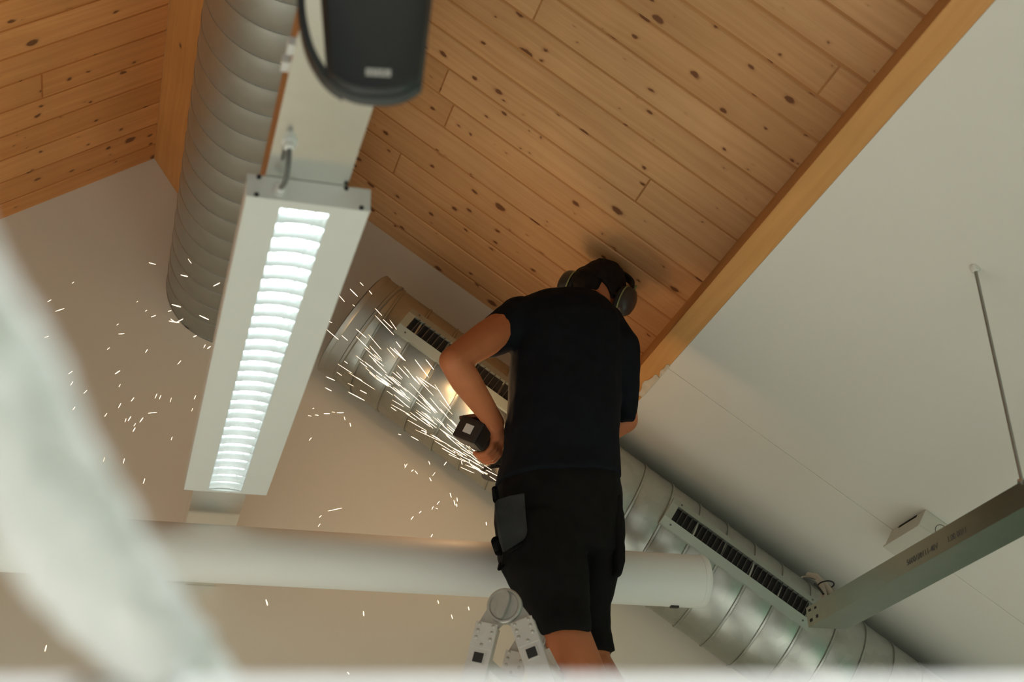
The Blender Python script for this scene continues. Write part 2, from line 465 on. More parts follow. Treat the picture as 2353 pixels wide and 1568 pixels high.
# ------------------------------------------------------------------ ducts
def spiral_duct(name, c0, axis, up, r, length, pitch, seam_w, seam_h, mat, parent, start=0.0, n=72):
    """sheet-metal tube with a raised lock seam winding round it"""
    bm = bmesh.new(); d = V(axis).normalized(); u = V(up).normalized(); w = d.cross(u)
    prof = [(0.0, 0), (0.5 - seam_w / pitch, 0), (0.5 - 0.55 * seam_w / pitch, -0.35), (0.5 - 0.4 * seam_w / pitch, 1), (0.5 + 0.4 * seam_w / pitch, 1), (0.5 + 0.55 * seam_w / pitch, -0.35), (0.5 + seam_w / pitch, 0)]
    rows = []
    m = int(length / pitch) + 2
    for i in range(-1, m):
        for t, h in prof: rows.append(((i + t) * pitch, h * seam_h))
    grid = []
    for a, h in rows:
        ring = []
        for k in range(n + 1):
            th = k * 2 * PI / n
            x = min(max(a + pitch * k / n, 0.0), length)
            ring.append(bm.verts.new(V(c0) + d * x + (u * math.cos(th) + w * math.sin(th)) * (r + h)))
        grid.append(ring)
    for a, b in zip(grid, grid[1:]):
        for k in range(n):
            if (a[k].co - b[k].co).length < 1e-6 and (a[k + 1].co - b[k + 1].co).length < 1e-6: continue
            bm.faces.new((a[k], a[k + 1], b[k + 1], b[k]))
    bmesh.ops.remove_doubles(bm, verts=bm.verts[:], dist=1e-6)
    o = obj(name, bm, mat, parent)
    return sharp(o, 25)

# big straight duct under the ridge
R1 = 0.228
c1 = V((0.297, -1.2, 2.142 + R1 + CZ))
d1 = thing('round_duct', 'wide round spiral duct under the roof ridge running into the gable wall', 'duct', (c1.x, 1.5, c1.z - R1))
spiral_duct('duct_body', c1, (0, 1, 0), (0, 0, 1), R1, YW - 0.002 - c1.y, 0.112, 0.004, 0.0016, 'duct_dull', d1)
bm = bmesh.new()
lathe(bm, (c1.x, 2.28, c1.z), (0, 1, 0), [(0, R1 + 0.001), (0, R1 + 0.006), (0.008, R1 + 0.009), (0.016, R1 + 0.004), (0.024, R1 + 0.009), (0.032, R1 + 0.006), (0.032, R1 + 0.001)], 72)
o = sharp(obj('coupling_ring', bm, 'duct', d1))
# the sloping duct along the gable wall
KD = 1.0225; R2 = 0.188 * KD
TH = math.atan(S)
AX = V((math.cos(TH), 0, -math.sin(TH))); DU = V((math.sin(TH), 0, math.cos(TH))); DFr = V((0, -1, 0))
def dax(x): return V((x, 4.0 * KD, 2.585 * KD + CZ - S * x))
XD = 0.69 * KD; c2 = dax(XD)
L2 = 3.1
d2 = thing('sloping_duct', 'round galvanised duct sloping along the gable wall behind the man, with slotted grilles', 'duct', dax(1.9) - V((0, 0, R2)))
spiral_duct('duct_body', c2, AX, DU, R2, L2, 0.1125, 0.0075, 0.0038, 'duct', d2)
bm = bmesh.new()
lathe(bm, c2, AX, [(0.004, 0.0), (0.004, R2 - .02), (-0.012, R2 - 0.006), (-0.016, R2 + 0.003), (-0.012, R2 + 0.008), (0.002, R2 + 0.006), (0.006, R2 + 0.003), (0.045, R2 + 0.003), (0.048, R2 + 0.007), (0.056, R2 + 0.007), (0.06, R2 + 0.0005)], 72)
o = sharp(obj('end_cap', bm, 'duct_dull', d2), 30); o['label'] = 'end cap with rolled rim'

def grille(x0, x1, ang, parent):
    """saddle grille let into the duct; ang = how far above the front it sits"""
    f = (DFr * math.cos(ang) + DU * math.sin(ang)); v = AX.cross(f)
    if v.z < 0: v = -v
    a0 = (x0 * KD - XD) / math.cos(TH); a1 = (x1 * KD - XD) / math.cos(TH)
    hw, iw, m = 0.058, 0.030, 0.026
    out = R2 + 0.013
    def pt(a, b, h): return c2 + AX * a + v * b + f * h
    edge = math.sqrt(R2 * R2 - hw * hw)
    bm = bmesh.new()
    # two long flanges, two end plates, skirt down to the duct
    for b0, b1, aa, ab in ((iw, hw, a0, a1), (-hw, -iw, a0, a1), (-iw, iw, a0, a0 + m), (-iw, iw, a1 - m, a1)):
        h0 = out - (0.012 if abs(b0) > iw else 0.0); h1 = out - (0.012 if abs(b1) > iw else 0.0)
        hexa(bm, [pt(aa, b0, h0 - .03), pt(ab, b0, h0 - .03), pt(ab, b1, h1 - .03), pt(aa, b1, h1 - .03), pt(aa, b0, h0), pt(ab, b0, h0), pt(ab, b1, h1), pt(aa, b1, h1)])
    g = obj('grille', bm, 'grille', parent); g['label'] = 'slotted air grille with pale frame'
    bm = bmesh.new()
    hexa(bm, [pt(a0 + m, -iw, R2 - .004), pt(a1 - m, -iw, R2 - .004), pt(a1 - m, iw, R2 - .004), pt(a0 + m, iw, R2 - .004),
              pt(a0 + m, -iw, R2 + .0008), pt(a1 - m, -iw, R2 + .0008), pt(a1 - m, iw, R2 + .0008), pt(a0 + m, iw, R2 + .0008)])
    o = obj('grille_throat', bm, 'dark', None); o.parent = g; o.matrix_parent_inverse = Matrix.Identity(4)
    bm = bmesh.new(); n = 27
    for k in range(1, n):
        a = a0 + m + (a1 - a0 - 2 * m) * k / n
        box(bm, pt(a, 0, R2 + .007), AX * 0.0009, v * iw, f * 0.0062)
    o = obj('grille_vanes', bm, 'vane', None); o.parent = g; o.matrix_parent_inverse = Matrix.Identity(4)
    for a in (a0 + .034, a1 - .034):
        for b in (-.044, .046):
            bm = bmesh.new()
            lathe(bm, pt(a, b, out - .007), f, [(0, .0035), (.002, .0035), (.003, .0)], 10)
            o = obj('grille_screw', bm, 'cable', None); o.parent = g; o.matrix_parent_inverse = Matrix.Identity(4)
    return g
grille(1.665, 2.145, math.radians(6), d2)
grille(0.80, 1.29, math.radians(6), d2)

# ------------------------------------------------------------------ white pipe across the wall
YP = 3.66; RP = 0.0792; ZP = CZ + 0.3235 * YP
wp = thing('white_pipe', 'fat white horizontal pipe crossing in front of the gable wall behind the man', 'pipe', (0.5, YP, ZP - RP))
bm = bmesh.new(); cyl(bm, (-2.1, YP, ZP), (0.4655 * YP - 0.012, YP, ZP), RP, n=64)
sharp(obj('pipe_body', bm, 'pipe', wp))
xe = 0.4655 * YP
bm = bmesh.new(); lathe(bm, (xe - 0.02, YP, ZP), (1, 0, 0), [(0, RP + .0002), (0.001, RP + 0.0012), (0.018, RP + 0.0012), (0.021, RP - .001), (0.021, 0)], 64)
o = sharp(obj('pipe_end_cap', bm, 'pipe', wp))
bm = bmesh.new(); aabb(bm, xe - .11, xe - .085, YP - .006, YP + .006, ZP - RP - .006, ZP - RP + .002); o = obj('pipe_screw', bm, 'screw', wp)

# ------------------------------------------------------------------ trunking with the hanging lamp
ZT = CZ + 1.285; ZL = CZ + 1.24
t1 = thing('lighting_trunking', 'bright metal trunking running overhead above the hanging lamp', 'trunking', (0.245, 1.5, ZT))
def trunk_mesh(x0, x1, ya, yb, z0, h, lip=0.014):
    bm = bmesh.new(); t = 0.0025
    aabb(bm, x0, x1, ya, yb, z0, z0 + t)
    aabb(bm, x0, x0 + t, ya, yb, z0 + t, z0 + h); aabb(bm, x1 - t, x1, ya, yb, z0 + t, z0 + h)
    aabb(bm, x0 + t, x0 + lip, ya, yb, z0 + h - t, z0 + h); aabb(bm, x1 - lip, x1 - t, ya, yb, z0 + h - t, z0 + h)
    return bm
obj('channel', trunk_mesh(0.174, 0.312, -1.4, YW - .002, ZT, 0.075), 'trunk', t1)
# side clips near the speaker
for yy, zz in ((1.50, .03), (1.62, .028), (1.69, .05)):
    bm = bmesh.new(); aabb(bm, 0.166, 0.175, yy - .012, yy + .012, ZT + zz - .008, ZT + zz + .008, .001); obj('clip', bm, 'gland', t1)

# the fluorescent lamp
LX0, LX1 = 0.1165 * 1.24, 0.2835 * 1.24
LY0, LY1 = 1.24 / 0.6415, 1.24 / 0.3725
HL = 0.043
lamp = thing('fluorescent_lamp', 'long grey lit lamp with a bright louvre hanging under the trunking', 'lamp', ((LX0 + LX1) / 2, (LY0 + LY1) / 2, ZL))
wl = LX1 - LX0
OX0, OX1 = LX0 + wl * 0.285, LX0 + wl * 0.685
OY0, OY1 = LY0 + 0.022, LY1 - 0.012
bm = bmesh.new()
zt = ZL + HL
aabb(bm, LX0, OX0, LY0, LY1, ZL, zt); aabb(bm, OX1, LX1, LY0, LY1, ZL, zt)
aabb(bm, OX0, OX1, LY0, OY0, ZL, zt); aabb(bm, OX0, OX1, OY1, LY1, ZL, zt)
aabb(bm, OX0, OX1, OY0, OY1, zt - .002, zt)
bmesh.ops.remove_doubles(bm, verts=bm.verts[:], dist=1e-6)
obj('housing', bm, 'lampbody', lamp)
# louvre: side reflectors and cross blades
bm = bmesh.new(); zi = zt - 0.004
for sx, xo in ((1, OX0 + .0005), (-1, OX1 - .0005)):
    pts = [(xo, OY0, ZL + .001), (xo + sx * .002, OY0, ZL + .012), (xo + sx * .006, OY0, ZL + .024), (xo + sx * .012, OY0, zi), (xo, OY0, zi)]
    prism(bm, pts, (0, OY1 - OY0, 0))
lou = obj('louvre', bm, 'louver', lamp)
nb = 27
for k in range(nb + 1):
    bm = bmesh.new(); y = OY0 + .002 + (OY1 - OY0 - .004) * k / nb
    # blade: V section, arched lower edge
    n = 8
    rows = []
    for i in range(n + 1):
        x = OX0 + .001 + (OX1 - OX0 - .002) * i / n
        s = abs(2 * i / n - 1)
        zlow = ZL + .002 + .0045 * (1 - s * s)
        rows.append((x, zlow))
    for (xa, za), (xb, zb) in zip(rows, rows[1:]):
        hexa(bm, [(xa, y - .0008, za), (xb, y - .0008, zb), (xb, y + .0008, zb), (xa, y + .0008, za),
                  (xa, y - .0045, ZL + .020), (xb, y - .0045, ZL + .020), (xb, y + .0045, ZL + .020), (xa, y + .0045, ZL + .020)])
    bmesh.ops.remove_doubles(bm, verts=bm.verts[:], dist=1e-6)
    b = obj('louvre_blade', bm, 'louver', None); b.parent = lou; b.matrix_parent_inverse = Matrix.Identity(4)
for xo in (-.014, .014):
    bm = bmesh.new(); cyl(bm, ((OX0 + OX1) / 2 + xo, OY0 + .01, ZL + .030), ((OX0 + OX1) / 2 + xo, OY1 - .01, ZL + .030), 0.008, n=14)
    sharp(obj('lamp_tube', bm, 'tube', lamp))
# end plate, its screws and the cable that feeds it
bm = bmesh.new(); aabb(bm, LX0 - .001, LX1 + .001, LY0 - .003, LY0, ZL - .0005, zt + .001, .0004); obj('end_plate', bm, 'lampbody', lamp)
for fx, fz in ((0.08, .1), (0.93, .1), (0.09, .92), (0.80, .92)):
    bm = bmesh.new(); lathe(bm, (LX0 + wl * fx, LY0 - .003, ZL + HL * fz), (0, -1, 0), [(0, .0042), (.002, .0042), (.003, .003), (.003, 0)], 14); sharp(obj('screw', bm, 'screw', lamp))
gx = LX0 + wl * 0.265
bm = bmesh.new(); lathe(bm, (gx, LY0 - .003, ZL + HL * .42), (0, -1, 0), [(0, .012), (.004, .012), (.004, .0085), (.012, .0085), (.014, .006), (.014, 0)], 18); sharp(obj('cable_gland', bm, 'gland', lamp))
gy = LY0 - 0.11
bm = bmesh.new(); lathe(bm, (gx, gy, ZT), (0, 0, -1), [(0, .0125), (.004, .0125), (.004, .009), (.014, .009), (.016, .006), (.016, 0)], 18); sharp(obj('cable_gland', bm, 'gland', lamp))
bm = bmesh.new()
pts = []
p0, p1, p2, p3 = V((gx, gy, ZT - .012)), V((gx + .002, gy + .01, ZT - .06)), V((gx + .003, LY0 - .055, ZL - .002)), V((gx, LY0 - .012, ZL + HL * .42))
for i in range(17):
    t = i / 16; pts.append(p0 * (1 - t) ** 3 + p1 * 3 * t * (1 - t) ** 2 + p2 * 3 * t * t * (1 - t) + p3 * t ** 3)
tube(bm, pts, 0.0042, 10); sharp(obj('supply_cable', bm, 'cable', lamp))

# ------------------------------------------------------------------ loudspeaker
sp = thing('loudspeaker', 'small black loudspeaker with white badge hanging under the trunking', 'loudspeaker', (0.258, 1.40, CZ + 1.06))
def spk_outline(wt, wb_, zt_, zb_, sag, n=14):
    pts = [(-wt / 2, zt_), ]
    for i in range(n + 1):
        t = -1 + 2 * i / n
        pts.append((wb_ / 2 * t, zb_ + sag * (1 - (1 - abs(t) ** 2.6))))
    pts.append((wt / 2, zt_)); return pts
def spk_mesh(outs):
    """outs: list of (depth, scale, outline)"""
    bm = bmesh.new(); rings = []
    for dy, out in outs: rings.append([bm.verts.new(spo + spx * a + spz * b + spy * dy) for a, b in out])
    for a, b in zip(rings, rings[1:]):
        for k in range(len(a)): bm.faces.new((a[k], a[(k + 1) % len(a)], b[(k + 1) % len(b)], b[k]))
    bm.faces.new(rings[0]); bm.faces.new(rings[-1]); return bm
spa = math.radians(-9)
spx = V((math.cos(spa), math.sin(spa), 0)); spy = V((-math.sin(spa), math.cos(spa), 0)); spz = V((0, 0, 1))
spo = V((0.256, 1.385, CZ - .024))
o1 = spk_outline(.156, .119, 1.302, 1.088, .026); o2 = spk_outline(.158, .121, 1.304, 1.085, .026); o3 = spk_outline(.130, .080, 1.302, 1.165, .02)
sharp(obj('cabinet', spk_mesh([(0.004, o1), (0.007, o2), (0.018, o2), (0.085, o3)]), 'speaker_rim', sp), 50)
bm = bmesh.new(); rings = []
# curved front grille
gr = []
for k in range(8):
    f = k / 7; sc = 1 - 0.10 * f ** 2.2
    gr.append((0.004 - 0.012 * math.sin(f * PI / 2), [(a * (1 - 0.0 * f) * (0.985 if k == 0 else 0.985 - 0.12 * (1 - math.cos(f * PI / 2)) ), b if b > 1.2 else 1.090 + (b - 1.088) + 0.006 * f * f) for a, b in o1]))
sharp(obj('front_grille', spk_mesh(gr), 'speaker', sp), 60)
# badge: blurred pale lettering - small pale strokes on a plate
bz = CZ + 1.1185
bm = bmesh.new()
def spt(a, z, dy): return V((spo.x, spo.y, CZ - .024)) + spx * a + spy * dy + V((0, 0, z - CZ))
box(bm, spt(0.0035, bz, -.0084), spx * .0160, spz * .0056, spy * .0006, .0003)
bd = obj('badge', bm, 'badge', sp)
bm = bmesh.new()
for a, z0, z1, w_ in ((-.0065, -.0042, .001, .0006), (-.0012, -.001, .0042, .0006), (.0040, -.0042, .0012, .0006), (.0092, -.0012, .0042, .0007), (-.0095, -.0005, .0006, .0014), (.0066, -.0005, .0006, .0012), (.0128, -.0042, -.0012, .0007)):
    box(bm, spt(.0035 + a - .002, bz + (z0 + z1) / 2, -.0091), spx * w_, spz * ((z1 - z0) / 2), spy * .0002)
o = obj('badge_letters', bm, 'speaker_rim', None); o.parent = bd; o.matrix_parent_inverse = Matrix.Identity(4)
# bracket strap
bm = bmesh.new()
cv = [P(690, -60, 1.40), P(692, 10, 1.40), P(697, 60, 1.40), P(712, 118, 1.405), P(735, 162, 1.41), P(760, 193, 1.415), P(790, 214, 1.42)]
prev = None
for i in range(len(cv)):
    pass
ring = []
fine = []
for i in range(len(cv) - 1):
    p_1, p0_, p1_, p2_ = cv[max(i - 1, 0)], cv[i], cv[i + 1], cv[min(i + 2, len(cv) - 1)]
    for j in range(5):
        t = j / 5
        fine.append(0.5 * ((2 * p0_) + (p1_ - p_1) * t + (2 * p_1 - 5 * p0_ + 4 * p1_ - p2_) * t * t + (3 * p0_ - p_1 - 3 * p1_ + p2_) * t ** 3))
fine.append(cv[-1]); fine.insert(0, V((fine[0].x + .004, 1.40, ZT + .02)))
for i, p in enumerate(fine):
    d = (fine[min(i + 1, len(fine) - 1)] - fine[max(i - 1, 0)]).normalized()
    sd = d.cross(spy).normalized()
    ring.append([bm.verts.new(p + sd * a * .0052 + spy * b * .011) for a, b in ((-1, -1), (1, -1), (1, 1), (-1, 1))])
for a, b in zip(ring, ring[1:]):
    for k in range(4): bm.faces.new((a[k], a[(k + 1) % 4], b[(k + 1) % 4], b[k]))
bm.faces.new(ring[0]); bm.faces.new(ring[-1])
sharp(obj('bracket', bm, 'speaker', sp), 50)

# ------------------------------------------------------------------ second trunking on the right with rod, box, cables
Z2 = 1.03 * KW; ZT2 = CZ + Z2
X20, X21 = 1.928 * Z2, 2.052 * Z2
t2 = thing('side_trunking', 'dull grey metal channel with stamped print hanging under the white ceiling', 'trunking', ((X20 + X21) / 2, 2.4, ZT2))
YE = 3.455 * Z2
obj('channel', trunk_mesh(X20, X21, -1.4, YE, ZT2, 0.058), 'trunk2', t2)
for fy, fz, w_, h_ in ((.020, .046, .007, .0035), (.055, .044, .006, .0035), (.022, .016, .008, .0045), (.058, .018, .006, .0045)):
    bm = bmesh.new(); aabb(bm, X20 - .0006, X20 + .0004, YE - fy - w_, YE - fy + w_, ZT2 + fz - h_, ZT2 + fz + h_)
    o = obj('slot_hole', bm, 'dark', t2); o['label'] = 'dark slotted fixing hole'
def text(name, body, loc, xdir, zdir, size, mat, parent, depth=0.0002):
    cu = bpy.data.curves.new(name, 'FONT'); cu.body = body; cu.size = size; cu.extrude = depth; cu.align_x = 'CENTER'; cu.align_y = 'CENTER'
    t = bpy.data.objects.new(name, cu); col.objects.link(t)
    dg = bpy.context.evaluated_depsgraph_get()
    me = bpy.data.meshes.new_from_object(t.evaluated_get(dg)); bpy.data.objects.remove(t)
    xd = V(xdir).normalized(); zd = V(zdir).normalized(); nn = xd.cross(zd)
    me.transform(Matrix(((xd.x, zd.x, nn.x, loc[0]), (xd.y, zd.y, nn.y, loc[1]), (xd.z, zd.z, nn.z, loc[2]), (0, 0, 0, 1))))
    me.materials.clear(); me.materials.append(M[mat])
    o = bpy.data.objects.new(name, me); col.objects.link(o); o.parent = parent; o.matrix_parent_inverse = Matrix.Translation(-parent.location)
    return o
text('stamped_print', '5600100111-40V', (X20 - .0006, 2.925 * KW, ZT2 + .022), (0, -1, 0), (0, 0, 1), .021, 'ink', t2)
text('stamped_print', '1.00 0011', (X20 - .0006, 2.765 * KW, ZT2 + .022), (0, -1, 0), (0, 0, 1), .021, 'ink', t2)
xr_, yr_ = 1.98 * KW, 2.487 * KW
rod = thing('ceiling_rod', 'thin dark threaded rod from the white ceiling down to the channel', 'rod', (xr_, yr_, ZT2 + .058))
bm = bmesh.new(); cyl(bm, (xr_ + .007, yr_, ZT2 + .05), (xr_ + .003, yr_, zw(xr_) - .012), 0.0042, n=12); sharp(obj('rod_shaft', bm, 'seam', rod))
bm = bmesh.new(); lathe(bm, (xr_ + .003, yr_, zw(xr_) - .014), (0, 0, 1), [(0, .004), (0, .009), (.006, .012), (.016, .012)], 16); sharp(obj('ceiling_flange', bm, 'white_ceiling', rod))
bm = bmesh.new(); lathe(bm, (xr_ + .007, yr_, ZT2 + .056), (0, 0, 1), [(0, .011), (.006, .011), (.006, .004)], 6); obj('nut', bm, 'steel', rod)
# junction box on the ceiling
jb = thing('junction_box', 'small beige junction box on the white ceiling behind the grey channel', 'box', V((2.47 * KW, 3.545 * KW, zw(2.47 * KW))))
bm = bmesh.new()
uc = -UPR
e0 = V((2.378 * KW, 3.545 * KW, zw(2.378 * KW)))
box(bm, e0 + uc * .072 + NR * .031, uc * .07, (0, .10, 0), NR * .031, .004); obj('box_body', bm, 'box', jb)
bm = bmesh.new(); box(bm, e0 + uc * .072 + NR * .066, uc * .072, (0, .102, 0), NR * .004, .002); obj('box_lid', bm, 'box', jb)
bm = bmesh.new(); box(bm, e0 + uc * .0018 + NR * .007, uc * .0012, (0, .052, 0), NR * .004); obj('side_slot', bm, 'dark', jb)
bm = bmesh.new()
tube(bm, [e0 + uc * (.072 + .02 * math.cos(t)) + V((0, -.101, 0)) + NR * (.034 + .02 * math.sin(t)) for t in [i * 2 * PI / 20 for i in range(20)]], .0008, 6, closed=True)
obj('knockout_ring', bm, 'ink', jb)
# loose cables over the channel
cb = thing('cable_bundle', 'tied bundle of pale cables coming over the end of the grey channel', 'cable', P(1880, 1395, 3.6))
def bez(p, n=14):
    out = []
    for i in range(n + 1):
        t = i / n; out.append(p[0] * (1 - t) ** 3 + p[1] * 3 * t * (1 - t) ** 2 + p[2] * 3 * t * t * (1 - t) + p[3] * t ** 3)
    return out
for pts, r, mt in (([P(1897, 1425, 3.5), P(1895, 1380, 3.53), P(1898, 1340, 3.6), P(1872, 1324, 3.74)], .0105, 'beige_cable'),
                   ([P(1920, 1400, 3.5), P(1915, 1360, 3.54), P(1890, 1330, 3.66), P(1858, 1322, 3.76)], .0100, 'beige_cable'),
                   ([P(1927, 1385, 3.5), P(1920, 1335, 3.6), P(1870, 1318, 3.74), P(1842, 1327, 3.78)], .0024, 'beige_cable'),
                   ([P(1905, 1410, 3.5), P(1915, 1350, 3.56), P(1880, 1325, 3.68), P(1845, 1328, 3.77)], .0022, 'cable')):
    bm = bmesh.new(); tube(bm, bez(pts), r, 10); sharp(obj('cable', bm, mt, cb))
bm = bmesh.new(); q = P(1898, 1345, 3.585)
tube(bm, [q + CR * (.024 * math.cos(t)) + CD * (.009 * math.sin(t)) + V((0, .012 * math.sin(t), 0)) for t in [i * 2 * PI / 18 for i in range(18)]], .0024, 8, closed=True)
obj('cable_tie', bm, 'rubber', cb)
bm = bmesh.new(); tube(bm, bez([P(1872, 1343, 3.60), P(1878, 1346, 3.58), P(1884, 1354, 3.56), P(1892, 1366, 3.55)]), .0035, 8); obj('cable', bm, 'rubber', cb)

# ------------------------------------------------------------------ folding ladder
YH = 3.12
hp = P(1160, 1394, YH)
LA = math.radians(30)
LR = V((math.sin(LA), math.cos(LA), 0)); LE = V((math.cos(LA), -math.sin(LA), 0))
lad = thing('folding_ladder', 'aluminium folding step ladder with round hinges that the man stands on', 'ladder', V((hp.x, hp.y, 0)) + LR * .16)
DEP = 0.30; PH = math.radians(16.5)
RW, RT = 0.029, 0.0125
def rail_dir(s): return (LE * (s * math.sin(PH)) - V((0, 0, 1)) * math.cos(PH)).normalized()
hub = {}
for far in (0, 1):
    hc = hp + LR * (DEP * far)
    for s in (-1, 1):
        d = rail_dir(s); wv = d.cross(LR).normalized()
        start = hc + LE * (s * 0.030) + d * 0.050
        ln = (start.z - 0.0) / -d.z
        bm = bmesh.new(); box(bm, start + d * ln / 2, d * (ln / 2), wv * RW, LR * RT, .002)
        rl = obj('rail', bm, 'ladder', lad)
        # riveted hinge plate
        bm = bmesh.new()
        box(bm, start + d * .024 - LR * (RT + .001), d * .032, wv * (RW * .97), LR * .0012, .0006)
        pl = obj('hinge_plate', bm, 'ladder', None); pl.parent = rl; pl.matrix_parent_inverse = Matrix.Identity(4)
        bm = bmesh.new()
        for a in (-.002, .014, .031, .047):
            for b in ((-.62, .62) if a not in (.047,) else (0,)):
                lathe(bm, start + d * a + wv * (RW * b) - LR * (RT + .002), -LR, [(0, .0046), (.0015, .0044), (.003, .002), (.003, 0)], 12)
        rv = sharp(obj('rivets', bm, 'hinge', None)); rv.parent = rl; rv.matrix_parent_inverse = Matrix.Identity(4)
        # round hinge arm
        bm = bmesh.new()
        arm = []
        for k in range(9):
            t = k / 8; arm.append((t * .052, .036 * (1 - t) + RW * .9 * t))
        pts = [hc + d * (a - 0.0) + LE * (s * .03 * min(1, a / .05)) + wv * b for a, b in arm] + [hc + d * a + LE * (s * .03 * min(1, a / .05)) - wv * b for a, b in arm[::-1]]
        prism(bm, [p - LR * (.004 if s < 0 else .001) for p in pts], LR * .006)
        obj('hinge_arm', bm, 'hinge', lad)
        # feet
        bm = bmesh.new(); fp = start + d * (ln - .03); box(bm, fp, d * .03, wv * (RW + .004), LR * (RT + .004), .003); obj('foot', bm, 'rubber', lad)
    # hub
    bm = bmesh.new()
    lathe(bm, hc - LR * .002, -LR, [(-.012, .043), (0.0, .0435), (.006, .0435), (.0085, .041), (.0085, .037), (.005, .034), (.005, 0)], 40)
    hb = sharp(obj('hinge', bm, 'hinge', lad))
    bm = bmesh.new()
    up_ = V((0, 0, 1)); hx = LE
    kn = []
    for k in range(20):
        t = k * 2 * PI / 20
        a, b = .0125 * math.cos(t) * (1 + .25 * math.sin(2 * t)), .034 * math.sin(t)
        kn.append(hc + hx * (a + b * .22) + up_ * b - LR * .008)
    prism(bm, kn, -LR * .013)
    o = obj('hinge_knob', bm, 'hinge', None); o.parent = hb; o.matrix_parent_inverse = Matrix.Identity(4)
for s in (-1, 1):
    d = rail_dir(s); wv = d.cross(LR).normalized()
    for k in range(8):
        a = 0.078 + 0.28 * k
        c = hp + LE * (s * 0.030) + d * (0.05 + a)
        bm = bmesh.new(); box(bm, c + LR * (DEP / 2), LR * (DEP / 2 + RT), wv * .0145, d * .0135, .004)
        rg = obj('rung', bm, 'ladder', lad)
        for e_ in ((-1, -RT),) if k < 2 else ():
            bm = bmesh.new()
            box(bm, c - LR * (RT + .0015), LR * .0015, wv * .0165, d * .0155, .001)
            o = obj('rung_collar', bm, 'ladder', None); o.parent = rg; o.matrix_parent_inverse = Matrix.Identity(4)
            bm = bmesh.new()
            box(bm, c - LR * (RT + .003), LR * .001, wv * .0125, d * .012, .0008)
            o = obj('rung_plug', bm, 'rubber', None); o.parent = rg; o.matrix_parent_inverse = Matrix.Identity(4)
            o['label'] = 'black square plug in the rung end'

# ------------------------------------------------------------------ the man
man = thing('person', 'person in navy t-shirt and black shorts bending over a power tool, seen from behind', 'person', V((1.25, 3.2, 1.75)))
HY = 3.42
def mid(a, b, t=.5): return a + (b - a) * t
# joints
sh_l, el_l, wr_l = P(1172, 742, 3.42), P(1040, 830, 3.27), P(1137, 972, 3.46)
sh_r, el_r, wr_r = P(1408, 765, 3.42), P(1436, 965, 3.50), P(1255, 1060, 3.66)
hip_l, hip_r = P(1228, 1150, 3.42), P(1345, 1150, 3.43)
kn_l, kn_r = P(1304, 1470, 3.36), P(1362, 1520, 3.50)
an_l = kn_l + V((0.13, -0.05, -0.40)); an_r = kn_r + V((0.12, -0.12, -0.40))
# head frame
hd = P(1377, 670, 3.60)
ear = (P(1432, 697, 3.555) - P(1290, 655, 3.64)).normalized()
fwd = V((-0.14, 0.95, -0.27)); fwd = (fwd - ear * fwd.dot(ear)).normalized()
top = ear.cross(fwd); top = top if top.z > 0 else -top
HR = (ear, fwd, top)
def hpnt(a, b, c): return hd + ear * a + fwd * b + top * c
neck0 = P(1335, 742, 3.46)
# tool frame (the grinder)
g0, g1 = P(1092, 1002, 3.50), P(1172, 1088, 3.76)
ga = (g1 - g0).normalized()
gu = V((0, 0, 1)); gu = (gu - ga * gu.dot(ga)).normalized(); gs = ga.cross(gu)       # gs: sideways
if gs.dot(CR) < 0: gs = -gs
def gp(a, s, u): return g0 + ga * a + gs * s + gu * u

bm = bmesh.new()
ball(bm, hd, (.074, .094, .098), HR); ball(bm, hpnt(0, .03, -.055), (.058, .062, .055), HR)
cap(bm, hpnt(0, .062, -.088), .026, hpnt(0, .02, -.08), .045)
cap(bm, hpnt(0, .088, -.005), .010, hpnt(0, .108, -.035), .013)                      # nose
for s in (-1, 1):
    cap(bm, hpnt(s * .018, .086, .012), .012, hpnt(s * .045, .072, .014), .012)       # brow
    ball(bm, hpnt(s * .076, -.005, -.018), (.010, .018, .030), HR)                   # ear
    cap(bm, hpnt(s * .035, .062, -.03), .022, hpnt(s * .03, .06, -.05), .02)
cap(bm, neck0, .058, hpnt(0, -.008, -.085), .050)
# trunk
chest, belly, pelvis = P(1298, 830, HY), P(1290, 990, HY - .01), P(1286, 1135, HY)
cap(bm, neck0, .06, mid(neck0, chest, .5), .09)
ball(bm, chest, (.135, .085, .16)); ball(bm, belly, (.125, .08, .14)); ball(bm, pelvis, (.14, .09, .11))
cap(bm, sh_l, .05, mid(sh_l, sh_r, .5), .07); cap(bm, sh_r, .05, mid(sh_l, sh_r, .5), .07)
# arms
chain(bm, [(sh_l, .052), (mid(sh_l, el_l, .45), .051), (mid(sh_l, el_l, .85), .042), (el_l, .039)])
chain(bm, [(el_l, .039), (mid(el_l, wr_l, .28), .044), (mid(el_l, wr_l, .65), .036), (wr_l, .0285)])
chain(bm, [(sh_r, .052), (mid(sh_r, el_r, .5), .046), (el_r, .040), (mid(el_r, wr_r, .3), .043), (wr_r, .029)])
# legs
chain(bm, [(hip_l, .085), (mid(hip_l, kn_l, .5), .077), (mid(hip_l, kn_l, .86), .067), (kn_l, .066), (mid(kn_l, an_l, .3), .063), (mid(kn_l, an_l, .7), .046), (an_l, .038)])
chain(bm, [(hip_r, .08), (mid(hip_r, kn_r, .45), .062), (mid(hip_r, kn_r, .8), .048), (kn_r, .050), (mid(kn_r, an_r, .3), .06), (mid(kn_r, an_r, .7), .045), (an_r, .037)])
